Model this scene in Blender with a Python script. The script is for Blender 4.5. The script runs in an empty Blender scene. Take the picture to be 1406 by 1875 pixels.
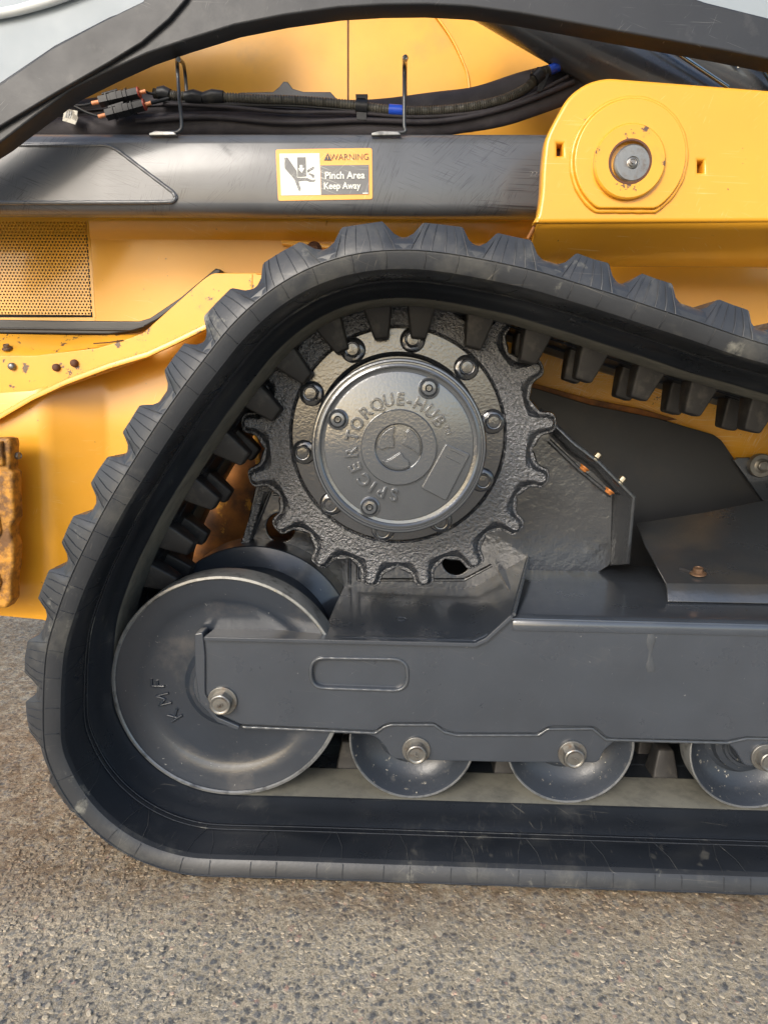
import bpy, bmesh, math, random
from mathutils import Vector, Matrix
R = random.Random(7)
sc = bpy.context.scene
# ------------------------------------------------------------------ camera
F, PITCH, YAW, ROLL = 1200.0, math.radians(10), math.radians(1.7), math.radians(0.72)
H = 0.900
CAM = Vector((0, -1.25, H))
def rot(v):
    x, y, z = v
    x, z = x*math.cos(ROLL)-z*math.sin(ROLL), x*math.sin(ROLL)+z*math.cos(ROLL)
    y, z = y*math.cos(PITCH)+z*math.sin(PITCH), -y*math.sin(PITCH)+z*math.cos(PITCH)
    return Vector((x*math.cos(YAW)-y*math.sin(YAW), x*math.sin(YAW)+y*math.cos(YAW), z))
cd = bpy.data.cameras.new("camera"); cam = bpy.data.objects.new("camera", cd)
sc.collection.objects.link(cam); sc.camera = cam
r_, u_, b_ = rot((1, 0, 0)), rot((0, 0, 1)), rot((0, -1, 0))
m = Matrix(((r_.x, u_.x, b_.x), (r_.y, u_.y, b_.y), (r_.z, u_.z, b_.z))).to_4x4(); m.translation = CAM
cam.matrix_world = m
cd.sensor_fit = 'VERTICAL'; cd.sensor_height = 36; cd.lens = 36*F/1875; cd.clip_start = 0.02; cd.clip_end = 500
# ------------------------------------------------------------------ sky, sun, exposure
SUN_EL, SUN_AZ = math.radians(28), math.radians(206)      # azimuth clockwise from +Y: the sun stands behind the camera, to its left
w = bpy.data.worlds.new("World"); sc.world = w; w.use_nodes = True
nt = w.node_tree; bg = nt.nodes["Background"]
sky = nt.nodes.new("ShaderNodeTexSky"); sky.sky_type = 'NISHITA'; sky.sun_disc = False
sky.sun_elevation = SUN_EL; sky.sun_rotation = SUN_AZ; sky.air_density = 1.0; sky.dust_density = 2.0; sky.ozone_density = 1.0
nt.links.new(sky.outputs[0], bg.inputs[0]); bg.inputs[1].default_value = 0.15
sl = bpy.data.lights.new("sun", 'SUN'); sl.energy = 1.35; sl.angle = math.radians(22); sl.color = (1, .95, .87)
so = bpy.data.objects.new("sun", sl); sc.collection.objects.link(so)
sd = Vector((math.sin(SUN_AZ)*math.cos(SUN_EL), math.cos(SUN_AZ)*math.cos(SUN_EL), math.sin(SUN_EL)))
so.rotation_euler = sd.to_track_quat('Z', 'Y').to_euler()
sc.view_settings.view_transform = 'Standard'; sc.view_settings.look = 'None'
sc.view_settings.exposure = 0.72; sc.view_settings.gamma = 1

# ------------------------------------------------------------------ helpers
def W(px, py, Y=0.0):
    """point of the vertical plane at depth Y that the photograph shows at pixel px, py"""
    d = rot(((px-703)/F, 1.0, (937.5-py)/F))
    return CAM + d*((1.25+Y)/d.y)
def XZ(px, py, Y=0.0):
    v = W(px, py, Y); return (v.x, v.z)
def obj(name, verts, faces, mat, parent=None, smooth=True, ang=32, mats=None):
    me = bpy.data.meshes.new(name); me.from_pydata([tuple(v) for v in verts], [], faces); me.validate()
    bm = bmesh.new(); bm.from_mesh(me); bmesh.ops.recalc_face_normals(bm, faces=bm.faces); bm.to_mesh(me); bm.free()
    return link(name, me, mat, parent, smooth, ang)
def link(name, me, mat, parent=None, smooth=True, ang=32):
    me.materials.clear(); me.materials.append(mat)
    if smooth:
        me.shade_smooth(); me.set_sharp_from_angle(angle=math.radians(ang))
    o = bpy.data.objects.new(name, me); sc.collection.objects.link(o)
    if parent is not None: o.parent = parent
    return o
def fillet(pts, r, n=5):
    out = []; N = len(pts)
    for i in range(N):
        p, a, b = Vector(pts[i]), Vector(pts[i-1]), Vector(pts[(i+1) % N])
        da, db = (a-p), (b-p); rr = min(r, da.length*.45, db.length*.45)
        if rr < 1e-5: out.append(tuple(p)); continue
        A, B = p+da.normalized()*rr, p+db.normalized()*rr
        for k in range(n+1):
            t = k/n; out.append(tuple(A*(1-t)**2 + p*2*t*(1-t) + B*t*t))
    return out
def circle(c, r, n=40, a0=0):
    return [(c[0]+r*math.cos(a0+2*math.pi*k/n), c[1]+r*math.sin(a0+2*math.pi*k/n)) for k in range(n)]
def curve_mesh(loops, th, bev, seg=3):
    cu = bpy.data.curves.new("tmp", 'CURVE'); cu.dimensions = '2D'; cu.fill_mode = 'BOTH'
    cu.extrude = max(th/2-bev, 1e-5); cu.bevel_depth = bev; cu.bevel_resolution = seg; cu.offset = -bev
    for lp in loops:
        s = cu.splines.new('POLY'); s.points.add(len(lp)-1); s.use_cyclic_u = True
        for q, (x, y) in zip(s.points, lp): q.co = (x, y, 0, 1)
    return bake(cu)
def dens(P, closed=True, st=.004):
    out = []
    for i in range(len(P) if closed else len(P)-1):
        a, b = P[i], P[(i+1) % len(P)]; n = max(1, int((b-a).length/st))
        out += [a.lerp(b, k/n) for k in range(n)]
    if not closed: out.append(P[-1])
    return out
def bake(cu):
    o = bpy.data.objects.new("tmp", cu); sc.collection.objects.link(o)
    dg = bpy.context.evaluated_depsgraph_get(); dg.update()
    me = bpy.data.meshes.new_from_object(o.evaluated_get(dg)); bpy.data.objects.remove(o); return me
STAND = Matrix(((1, 0, 0, 0), (0, 0, -1, 0), (0, 1, 0, 0), (0, 0, 0, 1)))   # local x,y,z -> X,Z,-Y
def plate(name, loops, Y, th, mat, parent, bev=.002, seg=3, ang=40):
    """upright plate whose front face stands at depth Y; loops: outline, then holes, as X,Z points"""
    me = curve_mesh(loops, th, bev, seg)
    me.transform(Matrix.Translation((0, Y+th/2, 0)) @ STAND)
    return link(name, me, mat, parent, True, ang)
def pplate(name, pix, Y, th, mat, parent, bev=.002, r=0.0, holes=(), seg=3):
    lp = [XZ(x, y, Y) for x, y in pix]
    if r: lp = fillet(lp, r)
    return plate(name, [lp]+list(holes), Y, th, mat, parent, bev, seg)
def sheet(name, quads, th, mat, parent, smooth_ang=30):
    """folded sheet: rows of 3-D points (each row the same length), thickened away from the viewer"""
    rows, n = quads, len(quads[0]); V = [p for r in rows for p in r]
    F_ = [(i*n+j, i*n+j+1, (i+1)*n+j+1, (i+1)*n+j) for i in range(len(rows)-1) for j in range(n-1)]
    me = bpy.data.meshes.new(name); me.from_pydata([tuple(v) for v in V], [], F_)
    bm = bmesh.new(); bm.from_mesh(me); bmesh.ops.recalc_face_normals(bm, faces=bm.faces)
    if sum(f.calc_area()*f.normal.dot((CAM-f.calc_center_median()).normalized()) for f in bm.faces) < 0: bmesh.ops.reverse_faces(bm, faces=bm.faces)
    bm.normal_update()
    bmesh.ops.solidify(bm, geom=bm.faces[:], thickness=th)
    eds = [e for e in bm.edges if len(e.link_faces) == 2 and e.calc_face_angle(0) > .6]
    bmesh.ops.bevel(bm, geom=eds, offset=min(th*.3, .0015), segments=2, affect='EDGES', profile=.5)
    bm.to_mesh(me); bm.free()
    return link(name, me, mat, parent, True, smooth_ang)
def sweep(name, pts, rad, mat, parent, seg=10, closed=False, flat=1.0, ang=60):
    P = [Vector(p) for p in pts]; N = len(P); V = []; Fc = []
    up = Vector((0, 1, 0)); prev = None
    for i in range(N):
        a = P[i-1] if (i > 0 or closed) else P[0]; b = P[(i+1) % N] if (i < N-1 or closed) else P[-1]
        t = (b-a).normalized()
        if prev is None:
            s = t.cross(up)
            if s.length < .1: s = t.cross(Vector((1, 0, 0)))
            s.normalize()
        else:
            s = prev - t*prev.dot(t); s.normalize()
        prev = s; q = t.cross(s); r = rad(i/(N-1)) if callable(rad) else rad
        for k in range(seg):
            an = 2*math.pi*k/seg; V.append(P[i]+s*(r*math.cos(an))+q*(r*flat*math.sin(an)))
    M_ = N if closed else N-1
    for i in range(M_):
        for k in range(seg):
            Fc.append((i*seg+k, i*seg+(k+1) % seg, ((i+1) % N)*seg+(k+1) % seg, ((i+1) % N)*seg+k))
    if not closed:
        Fc.append(tuple(range(seg))[::-1]); Fc.append(tuple((N-1)*seg+k for k in range(seg)))
    if name is None: return V, Fc
    return obj(name, V, Fc, mat, parent, True, ang)
def lathe(name, prof, c, mat, parent, seg=96, ang=28, wob=0):
    V = []; Fc = []; n = len(prof)
    for i in range(seg):
        a = 2*math.pi*i/seg
        for (r, y) in prof: V.append((c[0]+r*math.cos(a), y, c[1]+r*math.sin(a)))
    for i in range(seg):
        j = (i+1) % seg
        for k in range(n-1): Fc.append((i*n+k, i*n+k+1, j*n+k+1, j*n+k))
    me = bpy.data.meshes.new(name); me.from_pydata(V, [], Fc)
    bm = bmesh.new(); bm.from_mesh(me); bmesh.ops.remove_doubles(bm, verts=bm.verts, dist=1e-6)
    bmesh.ops.recalc_face_normals(bm, faces=bm.faces); bm.to_mesh(me); bm.free()
    return link(name, me, mat, parent, True, ang)
def smooth_path(pts, n=8, closed=False):
    P = [Vector(p) for p in pts]; out = []; N = len(P)
    for i in range(N if closed else N-1):
        a, b, c, d = (P[(i-1) % N] if (closed or i > 0) else P[0]), P[i], P[(i+1) % N], (P[(i+2) % N] if (closed or i < N-2) else P[-1])
        for k in range(n):
            t = k/n
            out.append(.5*((2*b)+(c-a)*t+(2*a-5*b+4*c-d)*t*t+(3*b-a-3*c+d)*t**3))
    if not closed: out.append(P[-1])
    return out
def text(name, s, size, M_, mat, parent, ext=.002, bev=.0006, offset=0.0, sx=1.0):
    cu = bpy.data.curves.new("tmp", 'FONT'); cu.body = s; cu.size = size; cu.align_x = 'CENTER'; cu.align_y = 'CENTER'
    cu.extrude = ext; cu.bevel_depth = bev; cu.bevel_resolution = 2; cu.offset = offset; cu.resolution_u = 4
    me = bake(cu); me.transform(M_ @ Matrix.Diagonal((sx, 1, 1, 1)))
    return link(name, me, mat, parent, True, 40)
def hexbolt(name, c, mat, parent, r=.02, h=.014, rot0=.2, washer=None, mark=True, axis=None, wname='washer', wr=1.35):
    """hexagon head on a washer, c = centre of the washer's back; axis points out of the surface"""
    ax = Vector(axis or (0, -1, 0)).normalized(); V = []; Fc = []
    def ring(rad, z, n=6, a0=0): return [Vector((rad*math.cos(a0+2*math.pi*k/n), rad*math.sin(a0+2*math.pi*k/n), z)) for k in range(n)]
    bm = bmesh.new(); N = 24
    def rr(i, z, s):      # hexagon rounded towards the top
        a = 2*math.pi*i/N; hexr = r*math.cos(math.pi/6)/math.cos(((a-rot0) % (math.pi/3))-math.pi/6)
        return (min(hexr, s*r)*math.cos(a), min(hexr, s*r)*math.sin(a), z)
    z0 = .003
    rings = [[rr(i, z0, 1) for i in range(N)], [rr(i, z0+h*.80, 1) for i in range(N)], [rr(i, z0+h*.93, .90) for i in range(N)], [rr(i, z0+h, .80) for i in range(N)], [rr(i, z0+h-.0004, .70) for i in range(N)], [rr(i, z0+h-.0016, .62) for i in range(N)], [rr(i, z0+h-.0012, .2) for i in range(N)]]
    vs = [[bm.verts.new(p) for p in q] for q in rings]
    for a, b in zip(vs, vs[1:]):
        for i in range(N): bm.faces.new((a[i], a[(i+1) % N], b[(i+1) % N], b[i]))
    bm.faces.new(vs[-1])
    Mx = Matrix.Translation(c) @ ax.to_track_quat('Z', 'Y').to_matrix().to_4x4()
    if washer is None:   # flanged: the washer is one with the head
        wrg = [((wr+.16)*r, -.001), ((wr+.12)*r, .0012), ((wr+.05)*r, .0008), (wr*r, .0002), (wr*r, z0*.6), (wr*r*.95, z0*.8), (r*1.02, z0+h*.05), (r*.8, z0+h*.06)]
        vv = [[bm.verts.new((q*math.cos(2*math.pi*i/N), q*math.sin(2*math.pi*i/N), z)) for i in range(N)] for q, z in wrg]
        for a, b in zip(vv, vv[1:]):
            for i in range(N): bm.faces.new((a[i], a[(i+1) % N], b[(i+1) % N], b[i]))
    me = bpy.data.meshes.new(name); bmesh.ops.recalc_face_normals(bm, faces=bm.faces); bm.to_mesh(me); bm.free(); me.transform(Mx)
    o = link(name, me, mat, parent, True, 25)
    if washer is not None:
        wo = curve_mesh([circle((0, 0), r*wr, 32)], .005, .0012); wo.transform(Mx @ Matrix.Translation((0, 0, .0012)))
        link(wname, wo, washer, o, True, 40)
    return o

# ------------------------------------------------------------------ materials
def nodes(name):
    m = bpy.data.materials.new(name); m.use_nodes = True; nt = m.node_tree
    return m, nt, nt.nodes["Principled BSDF"]
def N_(nt, t, **kw):
    n = nt.nodes.new(t)
    for k, v in kw.items():
        if k in n.inputs.keys(): n.inputs[k].default_value = v
        else: setattr(n, k, v)
    return n
def coords(nt, scale=(1, 1, 1), rotv=(0, 0, 0)):
    tc = N_(nt, "ShaderNodeTexCoord"); mp = N_(nt, "ShaderNodeMapping"); mp.inputs['Scale'].default_value = scale; mp.inputs['Rotation'].default_value = rotv
    nt.links.new(tc.outputs['Object'], mp.inputs[0]); return mp.outputs[0]
def ramp(nt, src, a, b, ca=(0, 0, 0, 1), cb=(1, 1, 1, 1)):
    r = N_(nt, "ShaderNodeValToRGB"); r.color_ramp.elements[0].position = a; r.color_ramp.elements[1].position = b
    r.color_ramp.elements[0].color = ca; r.color_ramp.elements[1].color = cb; nt.links.new(src, r.inputs[0]); return r.outputs[0]
def noise(nt, scale, detail=4, rough=.55, sc3=(1, 1, 1), rotv=(0, 0, 0), dist=0):
    n = N_(nt, "ShaderNodeTexNoise"); n.inputs['Scale'].default_value = scale; n.inputs['Detail'].default_value = detail
    n.inputs['Roughness'].default_value = rough; n.inputs['Distortion'].default_value = dist
    nt.links.new(coords(nt, sc3, rotv), n.inputs['Vector']); return n.outputs[0]
def mix(nt, fac, a, b):
    n = N_(nt, "ShaderNodeMix", data_type='RGBA')
    for s, v in ((6, a), (7, b)):
        if isinstance(v, tuple): n.inputs[s].default_value = v if len(v) == 4 else (*v, 1)
        else: nt.links.new(v, n.inputs[s])
    if isinstance(fac, (int, float)): n.inputs[0].default_value = fac
    else: nt.links.new(fac, n.inputs[0])
    return n.outputs[2]
def mul(nt, a, k, op='MULTIPLY'):
    n = N_(nt, "ShaderNodeMath", operation=op); nt.links.new(a, n.inputs[0])
    if isinstance(k, (int, float)): n.inputs[1].default_value = k
    else: nt.links.new(k, n.inputs[1])
    return n.outputs[0]
def surf(name, base, rough=.4, coat=0.0, metal=0.0, var=.12, vscale=6, dirt=None, dirt_amt=(.62, .75), dirt_scale=14, bump=.15, bscale=180, bdist=.001,
         scratch=None, scratch_amt=(.68, .72), chips=None, chips_amt=(.70, .72), chips_scale=40, rvar=.12, lump=0, lscale=30, spec=.5):
    m, nt, b = nodes(name)
    v = noise(nt, vscale, 5, .6)
    c = mix(nt, ramp(nt, v, .35, .7), tuple(x*(1-var) for x in base), tuple(min(1, x*(1+var)) for x in base))
    if dirt is not None:
        c = mix(nt, mul(nt, ramp(nt, noise(nt, dirt_scale, 8, .65), *dirt_amt), .85), c, dirt)
    if scratch is not None:
        tot = None
        for an, L_, wd, gs in ((.35, .10, .0016, 6), (-.75, .07, .0013, 9), (.04, .16, .0018, 5), (1.9, .05, .0015, 8)):
            tc = N_(nt, "ShaderNodeTexCoord"); mp = N_(nt, "ShaderNodeMapping", vector_type='TEXTURE')
            mp.inputs['Rotation'].default_value = (0, an, 0); mp.inputs['Scale'].default_value = (L_, .05, wd); mp.inputs['Location'].default_value = (an*3, 0, an)
            nt.links.new(tc.outputs['Object'], mp.inputs[0])
            n = N_(nt, "ShaderNodeTexNoise"); n.inputs['Scale'].default_value = 1; n.inputs['Detail'].default_value = 2; nt.links.new(mp.outputs[0], n.inputs['Vector'])
            q = mul(nt, ramp(nt, n.outputs[0], *scratch_amt), ramp(nt, noise(nt, gs, 3), .52, .60))
            tot = q if tot is None else mul(nt, tot, q, 'MAXIMUM')
        c = mix(nt, mul(nt, tot, .7), c, scratch)
    if chips is not None:
        c = mix(nt, ramp(nt, noise(nt, chips_scale, 6, .7), *chips_amt), c, chips)
    nt.links.new(c, b.inputs['Base Color'])
    rn = N_(nt, "ShaderNodeMapRange"); rn.inputs['To Min'].default_value = max(.03, rough-rvar); rn.inputs['To Max'].default_value = rough+rvar
    nt.links.new(noise(nt, 11, 6, .65), rn.inputs['Value']); nt.links.new(rn.outputs[0], b.inputs['Roughness'])
    b.inputs['Metallic'].default_value = metal; b.inputs['Coat Weight'].default_value = coat; b.inputs['Coat Roughness'].default_value = max(.05, rough*.4)
    b.inputs['Specular IOR Level'].default_value = spec
    h = noise(nt, bscale, 4, .6)
    if lump:
        h2 = noise(nt, lscale, 3, .5); h = mul(nt, h, mul(nt, h2, lump*5), 'ADD')
    bp = N_(nt, "ShaderNodeBump"); bp.inputs['Strength'].default_value = bump; bp.inputs['Distance'].default_value = bdist
    nt.links.new(h, bp.inputs['Height']); nt.links.new(bp.outputs[0], b.inputs['Normal'])
    if coat: nt.links.new(bp.outputs[0], b.inputs['Coat Normal'])
    return m
CH = (.040, .048, .061)
M_frame = surf("charcoal_paint", CH, .30, .8, dirt=(.13, .125, .115), dirt_amt=(.64, .98), dirt_scale=7, chips=(.20, .20, .19), chips_amt=(.69, .70), chips_scale=90, bump=.18, bscale=55, bdist=.0012, scratch=(.10, .10, .10), scratch_amt=(.70, .76), lump=.15, lscale=9)
M_beam = surf("charcoal_arm_paint", (.105, .11, .118), .34, .35, dirt=(.2, .19, .17), dirt_amt=(.66, .95), bump=.08, bscale=80, scratch=(.02, .02, .025), scratch_amt=(.60, .64), chips=(.4, .36, .24), chips_amt=(.735, .75), chips_scale=60)
M_arch = surf("charcoal_arch_paint", (.024, .026, .030), .48, .0, dirt=(.1, .095, .09), dirt_amt=(.6, .95), bump=.2, bscale=120, scratch=(.2, .2, .19), scratch_amt=(.72, .75), chips=(.14, .06, .03), chips_amt=(.70, .74), chips_scale=20)
M_cast = surf("wet_black_cast_iron", (.030, .034, .042), .09, 1.0, bump=1.0, bscale=150, bdist=.0046, rvar=.05, metal=.3)
M_mount = surf("painted_mount_plate", (.05, .053, .058), .22, .9, bump=.6, bscale=90, bdist=.0015, lump=.4, lscale=35, rvar=.1, metal=.2, dirt=(.14, .14, .14), dirt_amt=(.6, .8))
M_cap = surf("grey_gloss_cap_paint", (.082, .090, .10), .13, 1.0, bump=.32, bscale=190, bdist=.0010, rvar=.06, metal=.35)
M_flange = surf("grey_flange_paint", (.034, .038, .046), .15, 1.0, bump=.4, bscale=170, bdist=.0011, metal=.2, chips=(.16, .05, .035), chips_amt=(.70, .76), chips_scale=9)
M_idler = surf("idler_paint", (.024, .031, .043), .33, .4, dirt=(.13, .12, .11), dirt_amt=(.55, .85), dirt_scale=8, chips=(.25, .25, .24), chips_amt=(.67, .69), chips_scale=110, bump=.22, bscale=130, bdist=.001, lump=.3, lscale=20)
M_roller = surf("worn_roller_paint", (.030, .036, .046), .40, .2, dirt=(.2, .19, .17), dirt_amt=(.60, .9), dirt_scale=35, bump=.4, bscale=120, bdist=.001, chips=(.32, .30, .25), chips_amt=(.635, .66), chips_scale=85)
M_worn = surf("worn_rim_steel", (.26, .265, .26), .34, .1, metal=.45, dirt=(.04, .04, .045), dirt_amt=(.5, .7), dirt_scale=40, bump=.4, bscale=100, chips=(.45, .4, .28), chips_amt=(.66, .69), chips_scale=80)
M_rub = surf("black_rubber", (.016, .019, .024), .30, .0, dirt=(.09, .09, .085), dirt_amt=(.58, .95), dirt_scale=9, scratch=(.11, .105, .09), scratch_amt=(.68, .74), bump=.35, bscale=140, bdist=.0008, chips=(.14, .13, .11), chips_amt=(.72, .78), chips_scale=18, lump=.3, lscale=14, spec=.55)
M_side = surf("weathered_grey_rubber", (.034, .037, .042), .40, .0, dirt=(.15, .145, .125), dirt_amt=(.54, .85), dirt_scale=9, scratch=(.16, .15, .13), scratch_amt=(.70, .76), bump=.35, bscale=120, bdist=.0008, chips=(.24, .235, .20), chips_amt=(.60, .74), chips_scale=11, var=.15, lump=.3, lscale=16)
M_path = surf("dusty_roller_path_rubber", (.165, .16, .132), .6, .0, dirt=(.06, .06, .055), dirt_amt=(.45, .8), dirt_scale=22, bump=.35, bscale=120)
M_lug = surf("guide_lug_rubber", (.026, .025, .025), .5, .0, dirt=(.11, .1, .085), dirt_amt=(.52, .8), dirt_scale=26, bump=.4, bscale=90)
Y_ = (.80, .375, .025)
M_yel = surf("yellow_paint", Y_, .32, .45, var=.05, vscale=3, bump=.05, bscale=150, scratch=(.9, .62, .25), scratch_amt=(.70, .73), chips=(.16, .08, .03), chips_amt=(.685, .695), chips_scale=34, rvar=.06)
M_yelw = surf("edge_worn_yellow_paint", Y_, .36, .35, var=.06, vscale=4, bump=.1, bscale=120, dirt=(.5, .26, .04), dirt_amt=(.56, .8), dirt_scale=12, chips=(.10, .055, .035), chips_amt=(.61, .625), chips_scale=24)
M_yel2 = surf("scuffed_brightened_yellow", (.88, .44, .04), .42, .2, var=.1, vscale=5, dirt=(.5, .25, .04), dirt_amt=(.6, .95), dirt_scale=9, bump=.2, bscale=90, scratch=(.95, .75, .42), scratch_amt=(.6, .64), chips=(.10, .05, .025), chips_amt=(.67, .69), chips_scale=30)  # real scuffs; base lifted to make up for light lost behind the track
M_yel3 = surf("yellow_inner_paint", (.78, .36, .025), .45, .2, var=.1, vscale=4, dirt=(.4, .22, .06), dirt_amt=(.55, .95), dirt_scale=6, bump=.1, bscale=90, chips=(.08, .05, .03), chips_amt=(.74, .75), chips_scale=60)
M_rust = surf("rusty_orange_paint", (.36, .13, .018), .6, .0, var=.3, vscale=14, dirt=(.055, .028, .016), dirt_amt=(.42, .62), dirt_scale=11, bump=.5, bscale=70, chips=(.6, .28, .03), chips_amt=(.62, .66), chips_scale=16)
M_casty = surf("rusted_yellow_casting", (.55, .25, .03), .55, .0, var=.25, vscale=20, dirt=(.10, .045, .02), dirt_amt=(.44, .6), dirt_scale=24, bump=.9, bscale=60, bdist=.003)
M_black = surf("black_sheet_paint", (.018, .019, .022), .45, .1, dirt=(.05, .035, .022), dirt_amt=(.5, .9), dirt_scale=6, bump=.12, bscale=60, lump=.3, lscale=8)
M_cover = surf("dusty_black_cover", (.030, .034, .040), .3, .8, dirt=(.08, .07, .055), dirt_amt=(.45, .9), dirt_scale=5, bump=.35, bscale=110, bdist=.0015, lump=.2, lscale=20)
M_hose = surf("black_sleeve_fabric", (.028, .024, .029), .7, .0, var=.3, vscale=18, dirt=(.085, .075, .07), dirt_amt=(.55, .85), dirt_scale=9, bump=.6, bscale=300, lump=.5, lscale=25)
M_plas = surf("black_plastic", (.013, .014, .016), .45, .0, spec=.35, bump=.15, bscale=120, dirt=(.09, .085, .07), dirt_amt=(.6, .9))
M_cond = surf("dusty_conduit_plastic", (.05, .047, .038), .5, .0, dirt=(.14, .13, .1), dirt_amt=(.5, .8), dirt_scale=30, bump=.2)
M_blue = surf("blue_tape", (.01, .07, .55), .4, .1, bump=.1)
M_copper = surf("orange_wire_seal", (.75, .3, .13), .5, bump=.1)
M_red = surf("red_brown_seal", (.35, .05, .03), .5, bump=.1)
M_tag = surf("grubby_white_tag", (.6, .57, .48), .6, dirt=(.15, .13, .1), dirt_amt=(.52, .6), dirt_scale=60, bump=.2)
M_wire = surf("painted_wire", (.04, .045, .05), .35, .3, bump=.2)
M_bolt = surf("weathered_bolt_steel", (.24, .235, .22), .38, .0, metal=.75, dirt=(.16, .10, .06), dirt_amt=(.52, .75), dirt_scale=60, bump=.4, bscale=160)
M_rbolt = surf("rusty_bolt_steel", (.17, .10, .06), .5, .0, metal=.5, dirt=(.30, .22, .15), dirt_amt=(.5, .75), dirt_scale=60, bump=.5, bscale=160)
M_dbolt = surf("rust_plug", (.10, .04, .02), .7, bump=.4)
M_zinc = surf("brassy_zinc_bolt", (.38, .33, .24), .35, metal=.8, bump=.2)
M_onut = surf("orange_nut", (.55, .2, .05), .45, metal=.3, bump=.2)
M_band = surf("dull_steel_band", (.4, .37, .32), .35, metal=.8, bump=.15)
M_cyl = surf("hydraulic_cylinder_paint", (.07, .075, .08), .28, .4, dirt=(.16, .14, .1), dirt_amt=(.58, .9), bump=.12)
M_rod = surf("chrome_rod", (.45, .55, .55), .12, metal=1, bump=.02)
M_glass = surf("window_painted_reflection", (.30, .34, .37), .4, .0, spec=.25, var=.03, bump=.02)  # matte pale base carries the sky's reflection as colour
M_trim = surf("white_trim", (.75, .77, .76), .3, .2, var=.03, bump=.02)
M_org = surf("label_orange", (.9, .38, .05), .35, .2, var=.04, bump=.05, scratch=(.95, .7, .4))
M_wht = surf("label_white", (.72, .73, .66), .4, .1, var=.04, bump=.05)
M_gry = surf("label_dark_grey", (.13, .13, .13), .4, .1, var=.1, bump=.05, scratch=(.5, .5, .45), scratch_amt=(.62, .66))
M_ink = surf("label_print_ink", (.03, .03, .03), .4, bump=.02)
M_seal = surf("black_rubber_seal", (.035, .036, .038), .4, bump=.2, dirt=(.1, .09, .07), dirt_amt=(.6, .9))
for m_, io in ((M_cast, 2.0), (M_flange, 1.8), (M_cap, 1.7), (M_mount, 1.7), (M_frame, 1.65), (M_cover, 1.8), (M_idler, 1.6)):
    m_.node_tree.nodes["Principled BSDF"].inputs['Coat IOR'].default_value = io      # thick fresh gloss coat
M_bead = surf("weld_bead_paint", (.06, .067, .076), .22, .5, bump=.5, bscale=70, bdist=.002)


# ------------------------------------------------------------------ the ground
def ground_material():
    m, nt, b = nodes("worn_asphalt")
    co = coords(nt)
    def vor(scale, feat='F1', rnd=1.0):
        v = N_(nt, "ShaderNodeTexVoronoi", feature=feat); v.inputs['Scale'].default_value = scale; v.inputs['Randomness'].default_value = rnd
        wn = noise(nt, 70, 3, .6); ad = N_(nt, "ShaderNodeMix", data_type='VECTOR'); ad.inputs[0].default_value = .012
        nt.links.new(co, ad.inputs[4]); nt.links.new(wn, ad.inputs[5]); nt.links.new(ad.outputs[1], v.inputs['Vector']); return v
    mort = mix(nt, ramp(nt, noise(nt, 260, 4, .7), .35, .68), (.33, .27, .185), (.86, .74, .54))
    big = mix(nt, ramp(nt, noise(nt, 4.5, 5, .6), .35, .65), mort, mix(nt, .5, mort, (.33, .27, .19)))
    c = big
    for sc_, lo, hi, amt in ((70, .16, .30, .9), (140, .2, .34, .8)):
        v = vor(sc_); st = N_(nt, "ShaderNodeValToRGB"); cr = st.color_ramp; cr.interpolation = 'CONSTANT'
        cr.elements[0].position = 0; cr.elements[0].color = (.12, .125, .13, 1); cr.elements[1].position = .28; cr.elements[1].color = (.21, .21, .205, 1)
        for p, q in ((.5, (.32, .30, .26, 1)), (.7, (.42, .37, .29, 1)), (.9, (.5, .44, .36, 1)), (.975, (.55, .34, .26, 1))):
            e = cr.elements.new(p); e.color = q
        sp = N_(nt, "ShaderNodeSeparateColor"); nt.links.new(v.outputs['Color'], sp.inputs[0]); nt.links.new(sp.outputs[0], st.inputs[0])
        msk = ramp(nt, v.outputs['Distance'], lo*1.6, hi*1.7, (amt,)*3+(1,), (0, 0, 0, 1))
        gate = ramp(nt, sp.outputs[1], .25, .3)
        c = mix(nt, mul(nt, msk, gate), c, st.outputs[0])
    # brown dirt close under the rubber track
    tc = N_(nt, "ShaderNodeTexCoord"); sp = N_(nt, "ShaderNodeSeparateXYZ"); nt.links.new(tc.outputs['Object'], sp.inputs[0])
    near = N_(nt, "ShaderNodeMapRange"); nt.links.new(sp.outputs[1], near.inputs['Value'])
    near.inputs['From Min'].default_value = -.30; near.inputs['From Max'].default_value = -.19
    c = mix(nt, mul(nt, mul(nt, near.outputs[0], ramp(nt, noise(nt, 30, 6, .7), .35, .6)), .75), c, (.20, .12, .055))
    c = mix(nt, mul(nt, ramp(nt, noise(nt, 12, 6, .7), .55, .75), .45), c, (.50, .43, .31))
    c = mix(nt, mul(nt, ramp(nt, noise(nt, 2.2, 4, .6), .56, .72), .35), c, (.13, .115, .095))
    c = mix(nt, mul(nt, ramp(nt, noise(nt, 17, 5, .6), .66, .72), .6), c, (.09, .08, .07))
    nt.links.new(c, b.inputs['Base Color']); b.inputs['Roughness'].default_value = .75; b.inputs['Specular IOR Level'].default_value = .35
    v = vor(70); h = mul(nt, ramp(nt, v.outputs['Distance'], .1, .6, (1, 1, 1, 1), (0, 0, 0, 1)), .6)
    h = mul(nt, h, noise(nt, 300, 6, .75), 'ADD')
    bp = N_(nt, "ShaderNodeBump"); bp.inputs['Strength'].default_value = .9; bp.inputs['Distance'].default_value = .004
    nt.links.new(h, bp.inputs['Height']); nt.links.new(bp.outputs[0], b.inputs['Normal'])
    return m
M_ground = ground_material()
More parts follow.
